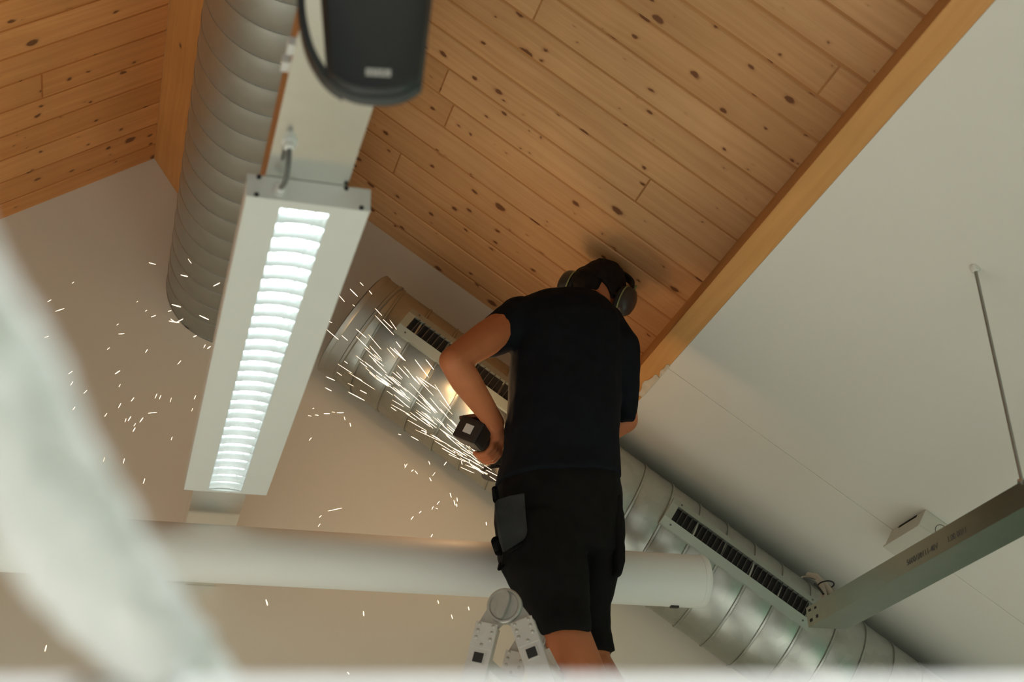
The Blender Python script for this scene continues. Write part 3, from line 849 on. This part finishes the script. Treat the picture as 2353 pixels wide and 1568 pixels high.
# left hand wrapped round the tool body
def hand(bm, wr, base, ax, out, side, rr, thumb_dir):
    """base: point on the handle axis, ax: along the handle, out: from axis to the palm, side: the way the fingers wrap"""
    pc = base + out * (rr + .013)
    cap(bm, wr, .026, mid(wr, pc, .6), .025)
    for a in (-.030, -.010, .010, .030):
        cap(bm, pc + ax * a, .0145, mid(pc + ax * a * .9, wr, .5), .02)
        r = rr + .0085; fr = .0098 if abs(a) < .02 else (.0092 if a < 0 else .0084)
        pr = []
        for k, ph in enumerate((0.25, 0.95, 1.65, 2.3, 2.75)):
            pr.append((base + ax * (a * 1.12 + .002 * k) + out * (r * math.cos(ph)) + side * (r * math.sin(ph)), fr * (1.1 - .06 * k)))
        chain(bm, pr)
    pr = []
    tb = pc + ax * (-.036 * thumb_dir)
    for k, ph in enumerate((-0.2, -0.8, -1.35, -1.8)):
        r = rr + .011
        pr.append((base + ax * (thumb_dir * (-.034 - .006 * k)) + out * (r * math.cos(ph)) + side * (r * math.sin(ph)), (.015, .0125, .0115, .0098)[k]))
    chain(bm, [(mid(pc, wr, .3), .018)] + pr)
out_l = (gs * .80 + gu * .45 - V((0, .35, 0))).normalized(); out_l = (out_l - ga * out_l.dot(ga)).normalized()
side_l = ga.cross(out_l); side_l = side_l if side_l.dot(V((0, -1, -.6))) > 0 else -side_l
hand(bm, wr_l, gp(.088, 0, 0), ga, out_l, side_l, .027, 1)
sd0, sd1 = gp(.20, .01, 0), gp(.20, .125, .02)
sax = (sd1 - sd0).normalized(); so = V((0, -1, 0)); so = (so - sax * so.dot(sax)).normalized(); ss = sax.cross(so)
ss = ss if ss.z < 0 else -ss
hand(bm, wr_r, mid(sd0, sd1, .55), sax, so, ss, .016, -1)
# feet
for an, yaw in ((an_l, -.5), (an_r, -.3)):
    fd = V((math.sin(yaw), math.cos(yaw), 0))
    chain(bm, [(an, .038), (an - V((0, 0, .05)) - fd * .03, .034)]); chain(bm, [(an - V((0, 0, .05)) - fd * .03, .034), (an - V((0, 0, .055)) + fd * .10, .034), (an - V((0, 0, .062)) + fd * .17, .026)])
body = remeshed('body', bm, .0042, 4, 'skin', man)
for s in (-1, 1):
    bm = bmesh.new(); ball(bm, hpnt(s * .03, .080, -.004), (.011, .011, .011), HR, 10); obj('eye', bm, 'eye', man, True)
bm = bmesh.new(); ball(bm, hpnt(0, .089, -.064), (.022, .007, .007), HR, 10); obj('mouth', bm, 'lip', man, True)
# boots
for an, yaw in ((an_l, -.5), (an_r, -.3)):
    fd = V((math.sin(yaw), math.cos(yaw), 0)); bm = bmesh.new()
    cap(bm, an + V((0, 0, .05)), .052, an - V((0, 0, .045)) - fd * .03, .046)
    cap(bm, an - V((0, 0, .05)) - fd * .03, .046, an - V((0, 0, .058)) + fd * .11, .045); cap(bm, an - V((0, 0, .058)) + fd * .11, .045, an - V((0, 0, .066)) + fd * .18, .036)
    remeshed('boot', bm, .007, 4, 'rubber', man)
# hair: shell over crown and back of the head
bm = bmesh.new()
t_ = bmesh.new(); bmesh.ops.create_uvsphere(t_, u_segments=40, v_segments=28, radius=1)
kill = [v for v in t_.verts if (v.co.y > .35 and v.co.z < .45) or v.co.z < -.90 or (v.co.x > .05 and v.co.z < -.60) or (v.co.z < -.25 and abs(v.co.x) > .86) or (v.co.z < -.1 and v.co.y > .05)]
bmesh.ops.delete(t_, geom=kill, context='VERTS')
mt = Matrix((HR[0], HR[1], HR[2])).transposed().to_4x4()
bmesh.ops.transform(t_, matrix=Matrix.Translation(hd) @ mt @ Matrix.Diagonal((.084, .108, .110, 1)), verts=t_.verts[:])
for v in t_.verts: v.co += (v.co - hd).normalized() * noise.fractal(v.co * 40, 1, 2, 3) * .004
rr = bmesh.ops.solidify(t_, geom=t_.faces[:], thickness=.012)
merge(bm, t_)
nape = bmesh.new(); bmesh.ops.create_uvsphere(nape, u_segments=32, v_segments=24, radius=1)
bmesh.ops.transform(nape, matrix=Matrix.Translation(hpnt(-.024, -.054, -.046)) @ mt @ Matrix.Diagonal((.052, .046, .050, 1)), verts=nape.verts[:])
for v in nape.verts: v.co += (v.co - hd).normalized() * noise.fractal(v.co * 40, 1, 2, 3) * .004
merge(bm, nape)
obj('hair', bm, 'hair', man, True)

# shirt
bm = bmesh.new()
def sec(y, x0, x1, hdp, Y=HY): return (P(x0, y, Y), P(x1, y, Y), hdp)
loft(bm, [sec(678, 1225, 1345, .05, 3.47), sec(690, 1200, 1372, .085, 3.45), sec(712, 1180, 1400, .105, 3.43), sec(750, 1172, 1425, .12), sec(800, 1178, 1425, .128), sec(860, 1176, 1421, .13),
          sec(940, 1170, 1419, .128, HY - .005), sec(1000, 1162, 1417, .126, HY - .01), sec(1060, 1152, 1417, .128, HY), sec(1112, 1141, 1421, .134, HY)])
cap(bm, P(1222, 710, 3.45), .045, P(1305, 694, 3.47), .04)
chain(bm, [(P(1195, 738, 3.425), .075), (P(1150, 765, 3.40), .062), (P(1128, 783, 3.385), .052)])
chain(bm, [(P(1380, 745, 3.43), .072), (P(1412, 800, 3.42), .078), (P(1424, 880, 3.44), .060), (P(1434, 945, 3.47), .038)])
# collar
remeshed('t_shirt', bm, .0065, 5, 'shirt', man, rough=(.0045, 9))
# sleeve flare of the right arm
bm = bmesh.new()
loft(bm, [sec(900, 1395, 1464, .05, 3.45), sec(940, 1408, 1460, .05, 3.465), sec(972, 1426, 1455, .045, 3.475)], 16)
remeshed('sleeve', bm, .006, 2, 'shirt', man)
# neck band
bm = bmesh.new()
nb_d = (hpnt(0, -.008, -.085) - neck0).normalized(); nu, nw, _ = frame_of(nb_d)
nc = mid(neck0, hpnt(0, -.008, -.085), .1)
tube(bm, [nc + nu * .070 * math.cos(t) + nw * .066 * math.sin(t) for t in [i * 2 * PI / 28 for i in range(28)]], .010, 8, closed=True)
obj('neck_band', bm, 'shirt', man, True)

# shorts
bm = bmesh.new()
loft(bm, [sec(1085, 1150, 1416, .118, HY), sec(1130, 1143, 1420, .128, HY), sec(1190, 1141, 1424, .132, HY), sec(1250, 1148, 1426, .128, HY), sec(1285, 1156, 1422, .12, HY)])
loft(bm, [sec(1200, 1146, 1320, .12, HY - .01), sec(1270, 1150, 1338, .118, HY - .03), sec(1330, 1170, 1345, .105, HY - .05), sec(1390, 1204, 1348, .095, 3.37), sec(1430, 1228, 1350, .09, 3.36), sec(1462, 1246, 1350, .086, 3.355)])
loft(bm, [sec(1200, 1300, 1424, .12, HY + .02), sec(1270, 1320, 1426, .11, HY + .02), sec(1330, 1318, 1414, .1, 3.46), sec(1400, 1310, 1396, .085, 3.49), sec(1455, 1310, 1398, .08, 3.50), sec(1506, 1316, 1405, .08, 3.51)])
remeshed('work_shorts', bm, .0065, 4, 'shorts', man, rough=(.005, 10))
# hanging pockets
def flap(name, pts, Y, th, mat, push=0):
    bm = bmesh.new(); prism(bm, [P(x, y, Y) for x, y in pts], (0, th, 0))
    bmesh.ops.bevel(bm, geom=bm.edges[:], offset=.003, segments=2, affect='EDGES'); o = obj(name, bm, mat, man)
    return sharp(o, 40)
o = flap('holster_pocket', [(1143, 1148), (1170, 1140), (1206, 1132), (1208, 1180), (1213, 1222), (1206, 1238), (1160, 1268), (1152, 1240), (1146, 1205), (1140, 1170)], 3.285, .02, 'pouch'); o['label'] = 'faded grey hanging pocket'
flap('pocket_flap', [(1158, 1268), (1205, 1244), (1200, 1256), (1166, 1274), (1160, 1285), (1154, 1300)], 3.29, .012, 'shorts')
for a_, ra_, b_, rb_ in ((P(1140, 1245, 3.36), .014, P(1146, 1268, 3.36), .012), (P(1137, 1125, 3.38), .009, P(1140, 1150, 3.38), .009), (P(1152, 1300, 3.37), .009, P(1147, 1308, 3.36), .005)):
    bm = bmesh.new(); cap(bm, a_, ra_, b_, rb_); obj('tool_loop', bm, 'shorts', man, True)
bm = bmesh.new(); loft(bm, [sec(1150, 1392, 1424, .05, 3.38), sec(1230, 1396, 1426, .055, 3.37), sec(1300, 1400, 1430, .05, 3.37), sec(1328, 1406, 1425, .035, 3.37)], 16)
remeshed('side_pocket', bm, .006, 3, 'shorts', man, rough=(.003, 14))

# ear defenders
ed = thing('ear_defenders', 'dark ear defenders with thin green rims worn by the man', 'ear defenders', hd - V((0, 0, .05)))
for s in (-1, 1):
    c = hpnt(s * .082, -.006, -.022)
    bm = bmesh.new(); axx = ear * s
    for dd, a, b, nm in ():
        pass
    def cup(prof, nseg=32):
        bm = bmesh.new(); rings = []
        for t, k in prof:
            rings.append([bm.verts.new(c + axx * t + fwd * (.044 * k * math.cos(q)) + top * (.056 * k * math.sin(q))) for q in [i * 2 * PI / nseg for i in range(nseg)]])
        for a, b in zip(rings, rings[1:]):
            for k in range(nseg): bm.faces.new((a[k], a[(k + 1) % nseg], b[(k + 1) % nseg], b[k]))
        bm.faces.new(rings[0]); bm.faces.new(rings[-1]); return bm
    obj('cushion', cup([(-.012, .8), (-.010, .95), (-.002, 1.0), (.006, .96)]), 'rubber', ed, True)
    sharp(obj('rim', cup([(.006, .99), (.006, 1.05), (.0105, 1.05), (.0105, .99)]), 'muff_rim', ed))
    cu_ = sharp(obj('cup', cup([(.0105, 1.0), (.018, 1.02), (.030, .97), (.040, .80), (.046, .52), (.048, .25)]), 'muff', ed), 60)
    bm = bmesh.new()
    for rr_ in (.013, .007):
        tube(bm, [c + axx * .0465 + fwd * (rr_ * math.cos(q)) + top * (rr_ * 1.15 * math.sin(q) - .004) for q in [i * 2 * PI / 20 for i in range(20)]], .0012, 6, closed=True)
    o = obj('cup_emblem', bm, 'vane', None); o.parent = cu_; o.matrix_parent_inverse = Matrix.Identity(4)
    bm = bmesh.new(); tube(bm, [hpnt(s * .098, -.006, .03), hpnt(s * .1, -.008, .055), hpnt(s * .0985, -.01, .075)], .005, 8); obj('band_slider', bm, 'muff_rim', ed)
bm = bmesh.new(); ring = []
for i in range(25):
    q = PI * i / 24; p = hpnt(.0975 * math.cos(q), -.012, .04 + .078 * math.sin(q))
    n_ = (ear * math.cos(q) + top * math.sin(q)).normalized()
    ring.append([bm.verts.new(p + n_ * a * .0035 + fwd * b * .014) for a, b in ((-1, -1), (1, -1), (1, 1), (-1, 1))])
for a, b in zip(ring, ring[1:]):
    for k in range(4): bm.faces.new((a[k], a[(k + 1) % 4], b[(k + 1) % 4], b[k]))
bm.faces.new(ring[0]); bm.faces.new(ring[-1]); obj('headband', bm, 'rubber', ed)

# angle grinder
gr_ = thing('angle_grinder', 'black cordless angle grinder in the hands of the man, throwing sparks', 'power tool', g0 - V((0, 0, .05)))
bm = bmesh.new()
bx = (gs * .85 - gu * .5).normalized(); by = ga.cross(bx)
box(bm, gp(-.012, -.004, .004), ga * .034, bx * .040, by * .035, .010); bat = obj('battery', bm, 'tool', gr_)
bm = bmesh.new(); q = gp(-.02, -.02, .02)
# pale square label on the side of the battery that looks at the camera
nrm_c = -(CF - ga * 0)
facec = min(((ga, .034), (-ga, .034), (bx, .040), (-bx, .040), (by, .035), (-by, .035)), key=lambda f: f[0].dot(CF) )
fn, fdist = facec
ta = ga if abs(fn.dot(ga)) < .5 else bx
tb_ = fn.cross(ta).normalized()
box(bm, gp(-.012, -.004, .004) + fn * (fdist + .0006), ta * .0135, tb_ * .0135, fn * .0008); o = obj('battery_label', bm, 'badge', None); o.parent = bat; o.matrix_parent_inverse = Matrix.Identity(4)
bm = bmesh.new(); box(bm, gp(-.012, -.004, .004) + gu * .042, ga * .03, gs * .03, gu * .006, .004); o = obj('battery_back', bm, 'toolred', None); o.parent = bat; o.matrix_parent_inverse = Matrix.Identity(4)
bm = bmesh.new(); lathe(bm, gp(.02, 0, 0), ga, [(0, .030), (.01, .034), (.03, .028), (.08, .025), (.13, .028), (.16, .034), (.19, .034), (.195, .028), (.195, 0)], 24); sharp(obj('tool_body', bm, 'tool', gr_), 50)
wd = gs.cross(ga).normalized()
bm = bmesh.new(); box(bm, gp(.225, 0, 0), ga * .032, gs * .028, gu * .026, .008); obj('gear_head', bm, 'steel', gr_)
dn = (gu * -1)
bm = bmesh.new(); lathe(bm, gp(.23, 0, -.03), -gu, [(0, .012), (.006, .012), (.006, .060), (.0078, .060), (.0078, 0)], 40); sharp(obj('cutting_disc', bm, 'vane', gr_))
bm = bmesh.new()
pts = [gp(.23, 0, -.026)] + [gp(.23 + .068 * math.cos(q), .068 * math.sin(q), -.026) for q in [PI * .55 + PI * .9 * i / 20 for i in range(21)]]
prism(bm, pts, -gu * .003); obj('guard', bm, 'steel', gr_)
bm = bmesh.new(); cyl(bm, sd0, sd1, .0155, n=18); obj('side_handle', bm, 'rubber', gr_)

# ------------------------------------------------------------------ out-of-focus things close to the lens
bm = bmesh.new(); n, m_ = 56, 200
r0 = 0.0192
ctl = [P(-420, 330, .245), P(-250, 590, .295), P(-45, 900, .37), P(215, 1300, .485), P(412, 1563, .62), P(640, 1850, .78), P(900, 2150, .95)]
axis_pts = []
for i in range(m_ + 1):
    t = i / m_ * (len(ctl) - 1); k = min(int(t), len(ctl) - 2); t -= k
    a_, b_, c_, d_ = ctl[max(k - 1, 0)], ctl[k], ctl[k + 1], ctl[min(k + 2, len(ctl) - 1)]
    axis_pts.append(0.5 * (2 * b_ + (c_ - a_) * t + (2 * a_ - 5 * b_ + 4 * c_ - d_) * t * t + (3 * b_ - a_ - 3 * c_ + d_) * t ** 3))
rings = []; uu = None; run = 0
for i, c in enumerate(axis_pts):
    d = (axis_pts[min(i + 1, m_)] - axis_pts[max(i - 1, 0)]).normalized()
    if uu is None: uu, ww, _ = frame_of(d)
    else: uu = (uu - d * uu.dot(d)).normalized(); ww = d.cross(uu); run += (c - axis_pts[i - 1]).length
    ring = []
    for k in range(n):
        q = k * 2 * PI / n
        rad = r0 * (1 + .07 * math.cos(3 * q - run * 30))
        pn = V((math.cos(q) * 1.5, math.sin(q) * 1.5, run * 22))
        rad += r0 * .22 * (1 - 2 * abs(noise.noise(pn * 1.3))) - r0 * .08 + r0 * .07 * noise.noise(pn * 4)
        ring.append(bm.verts.new(c + (uu * math.cos(q) + ww * math.sin(q)) * rad))
    rings.append(ring)
for a, b in zip(rings, rings[1:]):
    for k in range(n): bm.faces.new((a[k], a[(k + 1) % n], b[(k + 1) % n], b[k]))
bm.faces.new(rings[0]); bm.faces.new(rings[-1])
o = obj('wrapped_handrail', bm, 'plastic', None, True); recenter(o)
tag(o, 'blurred white lumpy plastic-wrapped bar slanting across the lower left corner close by', 'handrail')
bm = bmesh.new()
ra, rb = P(-500, 1568, .62), P(2900, 1568, .62)
ra.z = rb.z = P(1176, 1562, .62).z - .012
ra2, rb2 = P(-600, 1553 , .62), P(3000, 1553, .62)
dr = (rb2 - ra2).normalized(); cc_ = P(1176, 1559, .53)
box(bm, cc_ + CD * .021, CR * .40, CD * .020, CF * .010, .004)
o = obj('white_rail', bm, 'rail'); recenter(o)
tag(o, 'blurred white rail along the very bottom edge close by', 'rail')

# ------------------------------------------------------------------ sparks
def spark_mesh():
    bm = bmesh.new(); n = 6; rings = []
    for t, r in ((-.5, .15), (-.3, .8), (.1, 1.0), (.4, .7), (.5, .1)):
        rings.append([bm.verts.new((t, math.cos(k * 2 * PI / n) * r * .5, math.sin(k * 2 * PI / n) * r * .5)) for k in range(n)])
    for a, b in zip(rings, rings[1:]):
        for k in range(n): bm.faces.new((a[k], a[(k + 1) % n], b[(k + 1) % n], b[k]))
    bm.faces.new(rings[0]); bm.faces.new(rings[-1])
    me = bpy.data.meshes.new('spark'); bm.to_mesh(me); bm.free(); me.materials.append(M['spark'])
    for p in me.polygons: p.use_smooth = True
    return me
SPM = spark_mesh()
first = bpy.data.objects.new('spark', SPM)
used = [False]
def spark(x0, y0, x1, y1, Y, label, group, th=.0022, dY=0.0):
    a, b = P(x0, y0, Y), P(x1, y1, Y + dY)
    o = first if not used[0] else first.copy()
    used[0] = True
    col.objects.link(o)
    d = b - a; u, w, dd = frame_of(d)
    o.matrix_world = Matrix(((dd.x * d.length, u.x * th, w.x * th, (a.x + b.x) / 2), (dd.y * d.length, u.y * th, w.y * th, (a.y + b.y) / 2), (dd.z * d.length, u.z * th, w.z * th, (a.z + b.z) / 2), (0, 0, 0, 1)))
    tag(o, label, 'spark', group)
G = {
 'L': ('single glowing spark against the beige wall left of the long lamp', 'sparks against the wall left of the lamp'),
 'D': ('glowing spark in front of the wide round duct', 'sparks in front of the wide round duct'),
 'M': ('single glowing spark against the wall between lamp and man', 'sparks against the wall between lamp and man'),
 'S': ('glowing streak in the spark stream across the sloping duct', 'spark stream in front of the sloping duct'),
 'B': ('lone glowing spark below the white pipe', 'sparks below the white pipe'),
}
def many(key, lst, Y, th=.0014):
    r = random.Random(hash(key) % 7 + len(lst))
    for q in lst:
        spark(*q[:4], Y + r.uniform(-.12, .12), *G[key], th * (q[4] if len(q) > 4 else 1) * r.uniform(.8, 1.15), r.uniform(-.01, .01))
many('L', [(127,716,148,709,1.3),(109,694,118,689),(102,776,112,773),(272,768,286,767,1.1),(334,811,339,803,1.2),(264,860,276,852,1.4),(157,860,167,853),(162,886,168,877,1.2),(192,905,200,897),(333,716,338,713),(347,729,358,725),
 (268,748,273,744,.6),(246,804,252,799,.6),(273,890,277,883,.6),(167,943,173,935),(272,938,278,927,1.1),(301,923,308,914,1.3),(356,916,361,905),(366,918,370,908,.8),(391,925,394,914,.5),(446,918,450,909,1),(340,950,361,948,1.2),(240,958,246,950,.7),
 (287,971,290,962,.8),(294,968,301,957,1.2),(307,980,312,973,.7),(321,971,329,960,1.4),(305,993,311,983,1.5),(393,1012,396,1004,.6),(408,838,416,829,1),(283,1066,286,1054,1),(329,1112,333,1100,1.4),(440,946,443,938,.5),(237,1062,241,1051,.7),(342,604,358,608,1.4),(165,652,170,648,.5),(314,695,317,692,.5)], 3.75)
many('D', [(415,632,432,636,1.5),(490,658,506,650,1.5),(395,700,416,706,1.6),(386,716,394,714),(404,742,421,733,1.5),(392,733,402,741,1.2),(458,725,480,735,1.5),(444,775,452,771),(476,802,484,796,1.2),(468,800,472,792,.8),(432,595,440,606,.6),(388,738,412,742,1.0)], 3.5, .0017)
many('M', [(804,664,822,682,1.6),(827,649,835,657,.9),(848,668,855,677),(779,679,792,694,1),(810,700,815,704,.8),(756,739,763,742,1.1),(750,757,778,781,1),(755,738,758,733,.7),(747,891,762,899,1.3),(718,940,722,938,1),(708,955,716,957,.6),(724,954,732,955,1),(744,951,758,951,1.4),(774,949,790,949,1.5),(762,947,770,948,.5),
 (791,958,793,966,1.2),(804,972,806,981,1),(710,1013,716,1006,.8),(753,1175,786,1168,1),(733,1190,739,1185,.8),(731,1211,736,1204,.8),(944,1195,950,1187,1.3),(963,1180,968,1175,1),(992,1172,996,1164,.8),(1001,1168,1006,1170,.8),(1034,1133,1037,1144,1.5),(1050,1144,1051,1153,1.1),(1043,1150,1046,1162,1.4),(1049,1158,1050,1165,1.3),(1117,1200,1118,1208,1.2),(990,1235,994,1228,1.4),(1004,1160,1010,1152,.8),
 (930,1076,936,1066,.8),(945,1084,950,1080,1.4),(953,1082,960,1090,.9),(987,1098,991,1106,1.5),(994,1094,1000,1086,.7),(1020,1070,1026,1062,1.2),(590,1052,592,1060,1.2),(930,1067,931,1074,.8),(985,1060,988,1068,1),(1060,1060,1062,1068,1.2),(1077,1056,1079,1064,1.1)], 3.70)
many('B', [(611,1378,615,1392,1.8),(835,1405,836,1416,1.2),(1006,1380,1008,1388,.8),(1076,1395,1078,1403,1.3),(1037,1413,1040,1423,.7),(103,1498,107,1483,.9),(798,1545,803,1550,1.4)], 3.5)
# the stream: from the cut behind the man up and to the left, fanning out
rs = random.Random(21)
many('S', [(862,709,878,726),(862,725,905,770,1),(880,734,902,755),(818,756,842,777),(785,771,799,783),(910,785,921,800),(905,800,932,830,1.3),(953,826,985,868,1.3),(978,826,997,850,1.3),(896,798,930,829,1.4),(858,822,882,842),(956,865,985,890),(965,868,1004,895),(885,860,918,888,1.2),(876,870,899,886),(791,830,799,836),(842,836,857,846),(800,856,862,896,.5),
 (749,866,770,875,1.3),(800,901,838,921,1.3),(827,897,843,905,1.2),(863,869,893,889,1.1),(866,975,868,926,.01),(898,936,911,945),(932,950,958,967),(956,924,990,950),(962,908,1002,944),(976,965,995,985,1),(966,960,996,978),(993,1000,1010,1010,1.3),(968,989,981,994,1.6),(976,994,980,998,1.2),(915,998,922,1000,1),(944,1003,962,1013,1.2),(1015,1030,1049,1049,1.2),(1030,1044,1070,1062,.9),
 (1058,1030,1080,1044),(1078,1056,1098,1069),(1040,1039,1046,1041,1),(1085,1069,1120,1092,1),(1080,1068,1112,1090,.9),(1058,1074,1090,1088,.8),(1110,1060,1145,1090,1.1),(1116,1080,1143,1094,1.1),(1125,1095,1143,1107,1)], 3.6, .0013)
for i in range(92):
    src = (1152 + rs.uniform(-6, 6), 1094 + rs.uniform(-12, 12))
    ang = math.radians(rs.gauss(222, 5.5)); t0 = rs.uniform(.02, 1) ** 0.9 * 430
    if t0 < 130: ang = math.radians(rs.gauss(214, 6))
    ln_ = rs.uniform(14, 60) * (1.15 if t0 < 260 else .8)
    x1_, y1_ = src[0] + math.cos(ang) * t0, src[1] + math.sin(ang) * t0
    bend = ang + math.radians(rs.uniform(-4, 4))
    x0_, y0_ = x1_ + math.cos(bend) * ln_, y1_ + math.sin(bend) * ln_
    spark(x0_, y0_, x1_, y1_, rs.uniform(3.52, 3.74), *G['S'], .0011 * rs.uniform(.5, 1.25), rs.uniform(-.03, .03))

# ------------------------------------------------------------------ light
def area(name, loc, size, power, color, rot=(0, 0, 0), spread=180):
    l = bpy.data.lights.new(name, 'AREA'); l.shape = 'RECTANGLE'; l.size, l.size_y = size; l.energy = power; l.color = color
    l.spread = math.radians(spread)
    o = bpy.data.objects.new(name, l); col.objects.link(o); o.location = loc; o.rotation_euler = rot; return o
COOL = (0.945, 0.99, 0.97)
area('lamp_light', ((OX0 + OX1) / 2, (OY0 + OY1) / 2, zt - .0035), (OX1 - OX0 - .026, OY1 - OY0 - .01), 0.5, (.86, .97, 1.0))
# unseen fill lamps added to shine down, so the floor bounces light upward
for i, (x, y, z, p) in enumerate(((2.6, 1.2, 2.2, 40), (-1.3, 1.8, 2.3, 30), (-1.1, 3.5, 2.2, 26), (0.24, -0.7, 2.74, 28), (-1.6, -0.6, 2.4, 10))):
    area('added_down_light', (x, y, z), (.12, 1.4), p, COOL, spread=125)
# area light added inside the closed back wall, standing in for window daylight
area('back_fill_light', (0.6, YB + .03, 1.7), (3.2, 1.3), 8, (.93, .98, 1.0), (math.radians(90), 0, 0))
# light of the sparks at the cut
for pos, en in ((P(1103, 990, 3.66), 1.3), (P(1082, 885, 3.62), 1.1), (P(1155, 1085, 3.70), 1.1), (P(1140, 1030, 3.66), 0.6)):
    pl_ = bpy.data.lights.new('spark_light', 'POINT'); pl_.energy = en; pl_.color = (1.0, .60, .30); pl_.shadow_soft_size = .03
    o = bpy.data.objects.new('spark_light', pl_); col.objects.link(o); o.location = pos
wld = bpy.data.worlds.new('world'); scene.world = wld; wld.use_nodes = True
wld.node_tree.nodes['Background'].inputs[0].default_value = (.9, .95, 1, 1); wld.node_tree.nodes['Background'].inputs[1].default_value = .2

scene.view_settings.view_transform = 'Standard'; scene.view_settings.look = 'None'
scene.view_settings.exposure = 0.22; scene.view_settings.gamma = 1; scene.view_settings.use_curve_mapping = False
scene.cycles.use_denoising = True
scene.cycles.sample_clamp_indirect = 3.0
scene.cycles.max_bounces = 10
scene.cycles.diffuse_bounces = 6
